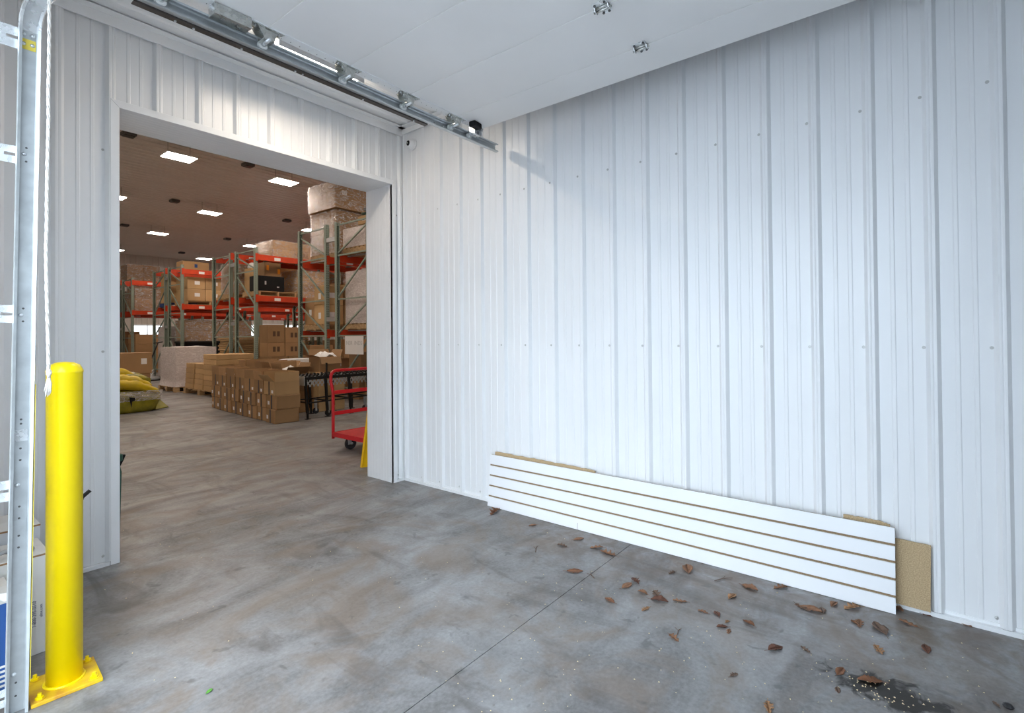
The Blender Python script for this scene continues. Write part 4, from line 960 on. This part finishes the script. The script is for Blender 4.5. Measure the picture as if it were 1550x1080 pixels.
# second bays, seen under the beams
for i, (x, y, w, d, h, r_) in enumerate(((5.95, 9.8, 0.9, 0.7, 1.2, 'second'), (6.9, 10.0, 0.8, 0.7, 0.9, 'second'), (6.2, 11.3, 1.6, 0.8, 1.0, 'second'), (6.2, 14.7, 1.7, 0.8, 1.1, 'third'), (6.4, 16.1, 1.7, 0.8, 1.35, 'third'), (8.6, 15.0, 1.6, 0.8, 1.15, 'third'), (6.3, 19.5, 1.7, 0.8, 0.9, 'farthest'), (8.8, 19.6, 1.5, 0.8, 0.8, 'farthest'), (11.0, 19.6, 1.6, 0.8, 1.1, 'farthest'))):
    carton(x, y, 0.0, w, d, h, '%s of the big brown cartons deep under the %s rack' % (ORD[i], r_))
for i, (x, y, z, w, d, h) in enumerate(((6.3, 9.9, 2.335, 1.5, 0.8, 0.85), (6.4, 11.2, 2.335, 1.5, 0.8, 0.95), (6.4, 14.8, 2.322, 1.6, 0.8, 0.85), (8.6, 14.8, 2.322, 1.6, 0.8, 0.8), (6.4, 19.4, 2.302, 1.6, 0.8, 0.9))):
    wrapped(x-w/2, x+w/2, y-d/2, y+d/2, z, z+h, 3, 2, 2, '%s wrapped load deep in the second bays of the racks' % ORD[i], 'card', 'film', 40+i)

# row D loads
wrapped(3.22, 4.28, 20.36, 21.20, 3.482, 4.16, 2, 1, 3, 'wrapped brown cartons on the top beam of the farthest rack', 'card', 'film', 31)
wrapped(3.08, 4.30, 18.96, 19.86, 2.302, 3.22, 2, 1, 4, 'wrapped brown cartons on the middle beam of the farthest rack', 'card', 'film', 32)
wrapped(4.42, 5.1, 20.5, 21.2, 3.482, 4.0, 1, 1, 1, 'milky wrapped bundle beside the cartons on the farthest top beam', 'card_white', 'film_milky', 33)
wrapped(3.1, 4.3, 20.40, 21.2, 2.262, 3.1, 2, 1, 2, 'wrapped cartons on the rear half of the farthest rack, middle beam', 'card', 'film', 34)
for k in range(4):
    carton(3.72, 19.42, 0.36*k, 1.22, 0.85, 0.355, '%s of the wide brown cartons stacked at the far left rack' % ['bottom', 'second', 'third', 'top'][k], m='card', lab=None)
carton(3.35, 20.85, 0.0, 0.6, 0.7, 1.55, 'tall brown carton behind the stack at the far left rack')
carton(4.80, 19.5, 0.0, 0.84, 0.8, 1.45, 'large brown carton right of the wide stack at the far left rack')
carton(2.35, 18.55, 0.0, 0.55, 0.55, 0.48, 'brown carton on the floor before the farthest rack, by the scrubber', m='card_light')
wrapped(2.55, 2.95, 17.1, 17.8, 0.0, 0.55, 1, 1, 2, 'torn wrapped cartons on the floor beside the third rack', 'card_light', 'film_milky', 35, amp=0.05)
carton(0.48, 9.35, 0.0, 0.50, 0.42, 0.545, 'large brown carton on the floor behind the yellow sack, lower', m='card')
carton(0.48, 9.35, 0.546, 0.54, 0.46, 0.44, 'brown carton with white label showing above the yellow sack', m='card', lab=[('-y', 0.13, 0.26, 0.10, 0.12, 'paper')])

# ------------------------------------------------------------------ floor goods: wrapped pallet and the tan cartons beside it
pallet(1.98, 10.72, 0.0, 0.95, 1.15, 'wooden block pallet under the milky wrapped load on the floor', blocks=True)
wrapped(1.56, 2.40, 10.22, 11.22, 0.127, 1.05, 2, 2, 3, 'milky white wrapped pallet load standing in front of the second rack', 'card', 'film_milky', 50, flare=0.06)
pallet(2.10, 9.05, 0.0, 1.0, 1.9, 'long wooden pallet under the flat tan cartons on the floor', blocks=True)
for k in range(5):
    for j in range(2):
        carton(1.92+0.01*((k*3+j) % 3), 9.62-0.50*j-0.02*k, 0.128+0.116*k, 0.62, 0.47, 0.112, 'flat tan carton, %s layer, %s column on the long pallet' % (['bottom', 'second', 'third', 'fourth', 'fifth'][k], ['rear', 'front'][j]), m='card_light', group='flat tan cartons on the long pallet')
for k in range(7):
    carton(1.98, 8.42, 0.128+0.114*k, 0.78, 0.66, 0.110, '%s of the wide flat tan cartons at the near end of long pallet' % (['lowest']+ORD[1:6]+['topmost'])[k], m='card_light', group='wide flat tan cartons on the long pallet')

# ------------------------------------------------------------------ the carton pile on the floor
p0 = Vector((0.73, 3.82, 0)); p1 = Vector((0.95, 6.66, 0)); dirv = (p1-p0); Lp = dirv.length; dirv.normalize(); nrm = Vector((dirv.y, -dirv.x, 0))
rzp = math.atan2(dirv.y, dirv.x)-PI/2
rnd = random.Random(11); nb = 8; st = Lp/nb
for layer in range(2):
    for i in range(nb):
        for dep in range(1 if i else 1):
            c = p0+dirv*(st*(i+0.5))+nrm*(0.18+rnd.uniform(-0.018, 0.018))
            carton(c.x, c.y, 0.001+0.2095*layer, 0.36, st-0.020, 0.2055, 'taped brown carton, %s from near end, %s layer of the floor pile' % (ORD[i], ['bottom', 'middle'][layer]), rz=rzp+rnd.uniform(-0.03, 0.03), tape='x', lab=[('x', 0.10, 0.085, 0.06, 0.055, 'paper')], group='brown cartons of the floor pile')
w3 = [0.40, 0.38, 0.42, 0.38, 0.40, 0.40, 0.38]; pos = 0.02
fls = [(0.85, 1.62, 1.60, 1.62), (1.45, 1.62, 1.60, 1.62), (1.52, 1.62, 1.62, 1.62), (1.55, 1.62, 1.62, 1.62), (1.55, 1.62, 1.62, 1.62), (1.55, 1.62, 1.62, 1.62), (1.52, 1.62, 1.62, 1.62)]
for i in range(7):
    c = p0+dirv*(pos+w3[i]/2)+nrm*(0.185+rnd.uniform(-0.012, 0.012)); pos += w3[i]+0.005
    open_carton(c.x, c.y, 0.420, 0.37, w3[i]-0.012, 0.20, 'open carton with raised flaps, %s from near end on top of floor pile' % ORD[i], rz=rzp+rnd.uniform(-0.03, 0.03), flaps=fls[i], fl=0.14, group='open cartons on top of the floor pile', paper=0.9 if i in (2, 4, 5) else None, m='card_light' if i == 0 else 'card', lab=[('x', -0.11, 0.05, 0.06, 0.045, 'paper')])
# second line of cartons behind the pile
p0b = p0+nrm*0.68+dirv*0.86
for i in range(6):
    c = p0b+dirv*(0.40*(i+0.5))
    carton(c.x, c.y, 0.001, 0.40, 0.385, 0.36, 'lower brown carton, %s from near end of the line behind floor pile' % ORD[i], rz=rzp, group='lower cartons behind the floor pile')
    if i < 5:
        open_carton(c.x, c.y, 0.362, 0.40, 0.385, 0.30+0.02*(i % 2), 'upper open carton, %s from near end of the line behind floor pile' % ORD[i], rz=rzp+rnd.uniform(-0.05, 0.05), flaps=((1.3, 1.2, 0.7, 1.62), (1.2, 1.2, 1.62, 1.62), (1.5, 1.3, 1.62, 1.62), (1.5, 1.5, 1.62, 1.62), (1.5, 1.5, 1.62, 1.62))[i], fl=0.19, group='open cartons behind the floor pile', paper=1.0 if i in (0, 1) else None)
wl = lump('paper_roll', 'long white paper roll lying across the cartons behind the pile', 'paper roll', (2.42, 6.3, 0.72), (0.95, 0.20, 0.16), 'paper', 4, rz=-0.1, amp=0.15)
carton(2.42, 6.3, 0.001, 0.80, 0.50, 0.70, 'large brown carton under the white paper roll behind the pile')

# ------------------------------------------------------------------ roller conveyor
cv = empty('flexible_conveyor', (1.20, 3.86, 0.0), (0, 0, 0.0)); tag(cv, 'black expandable skate wheel conveyor on legs beside the carton pile', 'conveyor')
CL, CWd, CHt = 2.3, 0.50, 0.665
for j in (0, 1):
    y = j*CWd
    obj('side_rail', MB().box(0.0, CL, y-0.012, y+0.012, CHt-0.055, CHt-0.01), 'black_steel', cv)
    for k in range(33):
        xa = 0.03+k*(CL-0.15)/32
        obj('scissor_link', MB().bar((xa, y+0.016, CHt-0.06), (xa+0.09, y+0.016, CHt-0.165), 0.005, 0.016).bar((xa+0.09, y+0.021, CHt-0.06), (xa, y+0.021, CHt-0.165), 0.005, 0.016), 'galv', cv)
whl = mesh('skate_wheel', MB().tube([(0, -0.012, 0), (0, 0.012, 0)], 0.026, 12), 'black_steel')
for k in range(18):
    x = 0.05+k*(CL-0.1)/17
    ax = obj('axle', MB().tube([(x, -0.01, CHt-0.006), (x, CWd+0.01, CHt-0.006)], 0.005, 6), 'galv', cv)
    for j in range(5): obj('skate_wheel', whl, None, ax, loc=(x, 0.03+j*0.11, CHt-0.006))
for x in (0.02, 0.36, 0.78, 1.14, 1.52, 1.88, 2.26):
    for j in (0, 1):
        y = j*CWd
        lg = obj('leg', MB().bar((x, y, CHt-0.05), (x+0.03, y, 0.10), 0.034).bar((x+0.028, y, 0.30), (x+0.034, y, 0.0), 0.024), 'black_steel', cv)
        obj('foot', MB().box(x+0.0, x+0.07, y-0.03, y+0.03, 0, 0.010), 'black_steel', lg)
    obj('leg_brace', MB().bar((x+0.02, 0, 0.26), (x+0.02, CWd, 0.26), 0.022), 'black_steel', cv)
for y in (0, CWd): obj('stretcher', MB().bar((0.04, y, 0.25), (1.55, y, 0.27), 0.020), 'black_steel', cv)
for x, y in ((0.45, 0.08), (1.15, 0.08), (0.45, CWd-0.05), (1.9, 0.1)):
    ca = obj('caster_fork', MB().box(x-0.015, x+0.015, y-0.022, y-0.018, 0.05, 0.26).box(x-0.015, x+0.015, y+0.018, y+0.022, 0.05, 0.26), 'galv', cv)
    obj('caster_wheel', MB().tube([(x, y-0.014, 0.05), (x, y+0.014, 0.05)], 0.05, 14), 'rubber', ca)
obj('end_plate', MB().box(-0.012, 0.0, -0.02, CWd+0.02, CHt-0.14, CHt+0.0), 'galv', cv)
ev = obj('side_guide', MB().bar((0.36, -0.03, CHt-0.03), (0.36, -0.03, CHt+0.20), 0.03, 0.016), 'black_steel', cv)
open_carton(2.02, 4.64, 0.672, 0.40, 0.34, 0.26, 'open brown carton with white paper spilling out, above the conveyor', rz=0.0, m='card', flaps=(0.3, 1.2, -1.2, 1.3), fl=0.13, tape=False, paper=1.1, lab=[('-y', 0.12, 0.20, 0.07, 0.06, 'paper')])
ob_ = carton(2.02, 4.64, 0.001, 0.50, 0.44, 0.668, 'tall brown carton behind the conveyor carrying the paper filled one', m='card_light')

# ------------------------------------------------------------------ red platform cart
ct = empty('platform_cart', (0.315, 1.64, 0.0), (0, 0, 0.0)); tag(ct, 'red steel platform cart with tubular handle, half behind the yellow sheet', 'cart')
DL = 0.86
obj('deck', MB().box(0.0, 0.61, -DL, 0.0, 0.176, 0.186), 'cart_red', ct)
obj('deck_rim', MB().box(-0.004, 0.002, -DL, 0.0, 0.140, 0.190), 'cart_red', ct)
obj('deck_rim', MB().box(0.608, 0.614, -DL, 0.0, 0.140, 0.190), 'cart_red', ct)
obj('deck_rim', MB().box(-0.004, 0.614, 0.0, 0.006, 0.140, 0.190), 'cart_red', ct)
obj('deck_rim', MB().box(-0.004, 0.614, -DL-0.006, -DL, 0.140, 0.190), 'cart_red', ct)
r_ = 0.075; hx0, hx1, hz = 0.0, 0.60, 0.892
pts = [(hx0+0.012, 0.020, 0.115), (hx0+0.012, 0.020, 0.30), (hx0+0.012, 0.020, 0.64), (hx0-0.012, 0.020, 0.76)]
for k in range(7):
    a = PI-(PI/2)*k/6; pts.append((hx0-0.015+r_+r_*math.cos(a), 0.020, hz-r_+r_*math.sin(a)))
for k in range(7):
    a = PI/2-(PI/2)*k/6; pts.append((hx1+0.015-r_+r_*math.cos(a), 0.020, hz-r_+r_*math.sin(a)))
pts += [(hx1+0.012, 0.020, 0.76), (hx1-0.012, 0.020, 0.64), (hx1-0.012, 0.020, 0.30), (hx1-0.012, 0.020, 0.115)]
obj('handle', MB().tube(pts, 0.0175, 12), 'cart_red', ct, smooth=True)
for z in (0.640, 0.400): obj('cross_bar', MB().box(0.02, 0.58, 0.012, 0.020, z-0.021, z+0.021), 'cart_red', ct)
for sx in (0.085, 0.53):
    for sy in (-0.17, -0.72):
        f = obj('caster_fork', MB().box(sx-0.022, sx+0.022, sy-0.028, sy-0.024, 0.06, 0.136).box(sx-0.022, sx+0.022, sy+0.024, sy+0.028, 0.06, 0.136).box(sx-0.045, sx+0.045, sy-0.04, sy+0.04, 0.134, 0.142), 'galv', ct)
        obj('wheel', MB().tube([(sx+0.025, sy-0.02, 0.067), (sx+0.025, sy+0.02, 0.067)], 0.066, 22), 'rubber', f, smooth=False, bevel=0.006)
        obj('hub', MB().tube([(sx+0.025, sy-0.030, 0.067), (sx+0.025, sy+0.030, 0.067)], 0.016, 12), 'galv_bright', f)

# yellow sheet leaning behind the right jamb
ysh = empty('yellow_dock_plate', (0.04, 0.0, 0.0)); tag(ysh, 'tall yellow sheet leaning on the wall just inside the right jamb', 'sheet')
obj('sheet', MB().add([(-0.03, 0.66, 0.0), (0.60, 0.48, 0.0), (0.66, 0.375, 1.42), (0.075, 0.50, 1.42), (-0.033, 0.668, 0.0), (0.603, 0.488, 0.0), (0.662, 0.383, 1.42), (0.077, 0.508, 1.42)], [(0, 1, 2, 3), (4, 7, 6, 5), (0, 4, 5, 1), (1, 5, 6, 2), (2, 6, 7, 3), (3, 7, 4, 0)]), 'sheet_yellow', ysh)
obj('edge_lip', MB().bar((-0.03, 0.665, 0.0), (0.076, 0.505, 1.42), 0.03, 0.006), 'sheet_yellow', ysh)

# ------------------------------------------------------------------ yellow plastic sack
sk = empty('plastic_sack', (-0.22, 7.35, 0.0)); tag(sk, 'large slumped yellow green plastic sack with clear wrap, on the warehouse floor', 'sack')
lump('sack_body', None, None, (-0.02, 0.05, 0.0), (1.10, 0.78, 0.50), 'sack_yellow', 2, amp=0.10, sq=4.2, n=40, parent=sk)
lump('sack_middle', None, None, (-0.08, 0.12, 0.32), (1.00, 0.68, 0.44), 'sack_yellow', 6, amp=0.16, sq=3, n=36, parent=sk)
def fold(path, r, seed):
    P = [Vector(p) for p in path]; q = []; rs = []; n = 28
    for k in range(n+1):
        t = k/n*(len(P)-1); i = min(int(t), len(P)-2); f = t-i; f2 = f*f*(3-2*f)
        p = P[i].lerp(P[i+1], f2 if len(P) < 4 else f); q.append(p+Vector((0, 0.02*noise.noise(p*7+Vector((seed, 0, 0))), 0.018*noise.noise(p*9+Vector((0, seed, 0))))))
        rs.append(r*(0.25+0.75*math.sin(PI*min(1, max(0, 0.06+0.90*k/n)))**0.5)*(1+0.22*noise.noise(p*11+Vector((0, 0, seed)))))
    return MB().tube(q, rs, 14)
for i, (pa, r0) in enumerate((([(-0.60, -0.20, 0.50), (-0.1, -0.27, 0.51), (0.22, -0.29, 0.44), (0.46, -0.24, 0.33)], 0.085), ([(-0.60, -0.08, 0.60), (-0.15, -0.16, 0.60), (0.18, -0.19, 0.52), (0.38, -0.16, 0.42)], 0.095),
        ([(-0.58, 0.02, 0.70), (-0.22, -0.06, 0.71), (0.06, -0.08, 0.64), (0.22, -0.05, 0.54)], 0.095), ([(-0.55, 0.08, 0.80), (-0.25, 0.04, 0.82), (-0.02, 0.04, 0.80)], 0.060), ([(-0.45, 0.22, 0.62), (0.0, 0.24, 0.60), (0.30, 0.20, 0.48)], 0.11))):
    obj('folded_top', fold(pa, r0, 3*i+1), 'sack_top', sk, smooth=True)
obj('clear_wrap', film_mesh(1.08, 0.80, 0.17, 60, bulge=0.02, top=False, amp=0.03), 'film_sack', sk, loc=(-0.03, 0.05, 0.20), smooth=True)
obj('corner_ear', MB().add([(0.42, -0.30, 0.02), (0.62, -0.28, 0.05), (0.66, -0.22, 0.02), (0.48, 0.0, 0.14), (0.50, -0.2, 0.20)], [(0, 1, 4), (1, 2, 4), (2, 3, 4), (0, 2, 1)]), 'sack_yellow', sk)
obj('black_tag', MB().add([(0.02, -0.385, 0.28), (0.10, -0.385, 0.26), (0.10, -0.39, 0.22), (0.055, -0.392, 0.20), (0.05, -0.39, 0.09), (0.025, -0.39, 0.21)], [(0, 5, 4, 3, 2, 1)]), 'black_box', sk)

# ------------------------------------------------------------------ floor scrubber
fs_ = empty('floor_scrubber', (2.30, 14.75, 0.0)); tag(fs_, 'round grey floor scrubbing machine with long black handle', 'floor scrubber')
obj('brush_deck', MB().lathe([(0.27, 0.02), (0.28, 0.05), (0.28, 0.09), (0.24, 0.12), (0.14, 0.14)], 28), 'galv', fs_, smooth=False)
obj('skirt', MB().lathe([(0.285, 0.0), (0.285, 0.045), (0.27, 0.047)], 28), 'rubber', fs_)
obj('motor', MB().lathe([(0.11, 0.13), (0.11, 0.30), (0.09, 0.33), (0.03, 0.335)], 20, (0.04, 0, 0)), 'galv_bright', fs_, smooth=False)
obj('handle_shaft', MB().tube([(-0.12, 0.0, 0.13), (0.28, 0.12, 1.15)], 0.018, 8), 'black_steel', fs_)
obj('handle_grip', MB().tube([(0.16, 0.12, 1.13), (0.40, 0.12, 1.17)], 0.016, 8), 'black_steel', fs_)
obj('bumper_wheel', MB().tube([(-0.26, -0.05, 0.06), (-0.26, 0.05, 0.06)], 0.06, 14), 'rubber', fs_)

# ------------------------------------------------------------------ leaves and litter on the floor
def unproj(px, py, z=0.0):
    d = fw+(r2*((px-PPX)/FPX))-(u2*((py-PPY)/FPX)); t = (z-CZ)/d.z
    return Vector((CX, CY, CZ))+d*t
def leaf_mesh(kind, L, seed):
    rnd = random.Random(seed); n = 15; mb = MB(); A = []; B = []; Cn = []
    curl = rnd.uniform(0.3, 1.1); wv = rnd.uniform(0, 6)
    for i in range(n+1):
        t = i/n; x = (t-0.5)*L
        if kind == 0: wd_ = 0.26*L*math.sin(PI*min(1, t*1.02))**0.8
        else: wd_ = 0.30*L*(math.sin(PI*t)**0.6)*(0.62+0.38*math.cos(t*PI*7+wv))
        wd_ = max(wd_, 0.01*L)
        zc = 0.06*L*math.sin(PI*t*1.3+wv)*0.6+0.07*L
        e = 0.17*L*curl*(wd_/(0.28*L))
        A.append((x, wd_, zc+e*rnd.uniform(0.5, 1.1))); Cn.append((x, 0, zc*0.5)); B.append((x, -wd_*rnd.uniform(0.85, 1.1), zc+e*rnd.uniform(0.2, 1.0)))
    zmin = min(p[2] for p in A+B+Cn)
    A, B, Cn = ([(p[0], p[1], p[2]-zmin+0.001) for p in q] for q in (A, B, Cn))
    mb.strip(A, Cn); mb.strip(Cn, B)
    return mb, (Cn[0], Cn[-1])
LV = [(870,866,0,24,'lobed leaf by the floor joint, lying curled and pale'),(962,880,1,22,''),(949,888,3,22,''),(920,839,3,26,''),(973,898,3,16,''),(994,902,4,24,''),(998,910,1,26,''),(1029,911,3,20,''),(923,910,0,18,''),(977,923,2,17,''),(1041,863,3,28,''),(1017,868,4,14,''),(1108,904,2,22,''),(1064,927,3,15,''),(1085,930,1,17,''),(1101,942,2,8,''),(1093,950,1,17,''),(1103,957,3,13,''),(1133,944,0,20,''),(1020,967,3,20,''),(1174,983,1,27,''),(1219,984,4,16,''),(1272,1018,0,23,''),(1111,1023,4,16,''),(1135,891,3,24,''),(1181,891,3,22,''),(1227,924,3,30,''),(1213,920,4,22,''),(1293,943,0,14,''),(1163,1072,2,28,''),(1268,1046,4,14,''),
 (1301,945,3,22,''),(1332,953,4,36,''),(1330,985,2,24,''),(1402,984,1,22,''),(1273,1018,0,1,''),(1317,1032,0,34,''),(1401,931,1,18,''),(1462,946,0,18,''),(1375,945,3,24,''),(1262,916,3,18,''),(1290,921,2,28,''),(1358,922,3,20,''),
 (749,776,0,26,''),(806,796,3,12,''),(851,827,4,16,''),(876,817,3,16,''),(903,830,3,20,''),(1245,925,4,18,''),(1508,1067,4,14,'')]
seen = set(); near_words = ['beside the floor joint', 'among the leaves in front of the slatted panel', 'near the dark wet patch', 'below the right end of the slatted panel', 'at the foot of the slatted panel']
cnt = {}
for i, (px, py, mm, sz, lab) in enumerate(LV):
    if sz < 5: continue
    p = unproj(px, py); dep = (p-Vector((CX, CY, CZ))).dot(fw); L = max(0.03, sz/FPX*dep*1.0)
    kind = i % 2
    lm, ends = leaf_mesh(kind, L, 100+i)
    lf = obj('dry_leaf', lm, 'leaf%d' % mm, loc=p, rot=(0, 0, random.Random(i).uniform(0, 2*PI)), smooth=True)
    so = lf.modifiers.new('thick', 'SOLIDIFY'); so.thickness = 0.0012; so.offset = 1
    colw = ['reddish brown', 'dark brown', 'pale tan', 'dull brown', 'grey brown'][mm]
    shp = ['oval', 'lobed'][kind]
    if p.x > -0.30 and p.y > -3.6: place = 'at the foot of the slatted panel'
    elif py > 1000: place = 'near the dark wet patch at the front'
    elif px < 960: place = 'near the floor joint'
    elif px > 1290: place = 'beyond the right end of the slatted panel'
    else: place = 'on open floor before the slatted panel'
    base = '%s %s dry leaf %s' % (colw, shp, place)
    cnt.setdefault(base, []).append(lf)
    stem = MB().tube([ends[0], (ends[0][0]-0.25*L, 0.04*L, 0.002)], 0.0008, 4)
    obj('stem', stem, 'leaf%d' % mm, lf)
for base, ls in cnt.items():
    ls.sort(key=lambda o: -o.location.y)
    for k, o in enumerate(ls):
        lab = base if len(ls) == 1 else '%s, %s from corner' % (base, ORD[k])
        tag(o, lab, 'leaf', 'dry leaves on the concrete')
p = unproj(317, 1048)
lm, _ = leaf_mesh(0, 0.028, 5); lf = obj('green_leaf', lm, 'green_leaf', loc=p, rot=(0, 0, 0.3)); tag(lf, 'tiny green leaf on the bare floor at the bottom edge', 'leaf')
lf.modifiers.new('thick', 'SOLIDIFY').thickness = 0.001
p = unproj(1508, 1066); tag(obj('black_lump', MB().lathe([(0.012, 0), (0.016, 0.006), (0.010, 0.012), (0.002, 0.014)], 7), 'rubber', loc=p+Vector((0.0, -0.03, 0))), 'small black rubber lump on the floor at the lower right', 'lump')
# popcorn-like crumbs nobody could count
mb = MB(); rnd = random.Random(3)
def crumb(x, y, s):
    a = rnd.uniform(0, 6); v = [(x+s*math.cos(a+k*2.1)*rnd.uniform(.6, 1), y+s*math.sin(a+k*2.1)*rnd.uniform(.6, 1), 0.0005) for k in range(3)]+[(x, y, s*rnd.uniform(0.5, 1))]
    mb.add(v, [(0, 2, 1), (0, 1, 3), (1, 2, 3), (2, 0, 3)])
for k in range(170):
    q = unproj(rnd.uniform(600, 1500), 780+300*rnd.random()**0.6)
    if q.x < -0.16: crumb(q.x, q.y, rnd.uniform(0.0025, 0.005))
for k in range(60):
    crumb(-0.74+rnd.gauss(0, 0.05), -3.50+rnd.gauss(0, 0.09), rnd.uniform(0.003, 0.0055))
for k in range(60):
    crumb(rnd.uniform(-2.3, -1.0), rnd.uniform(-1.5, 0.6), rnd.uniform(0.002, 0.0045))
tag(obj('crumbs', mb, 'crumb'), 'pale crumbs scattered over the concrete', 'litter', kind='stuff')
# twigs
for i, (px, py, ang, l) in enumerate(((1095, 878, -0.6, 0.11), (896, 872, 0.9, 0.07), (812, 832, 0.5, 0.09), (1028, 957, 0.1, 0.05))):
    p = unproj(px, py); tw = obj('twig', MB().tube([(-l/2, 0, 0.003), (0, 0.004, 0.005), (l/2, -0.003, 0.003)], [0.0018, 0.0022, 0.001], 5).tube([(0, 0.004, 0.004), (l*0.25, 0.02, 0.006)], 0.0012, 4), 'leaf4', loc=p, rot=(0, 0, ang))
    tag(tw, ['longest brown twig on the floor before the slatted panel', 'short twig lying by the floor joint', 'thin twig on the floor left of the floor joint', 'tiny twig on the open floor near the front'][i], 'twig')
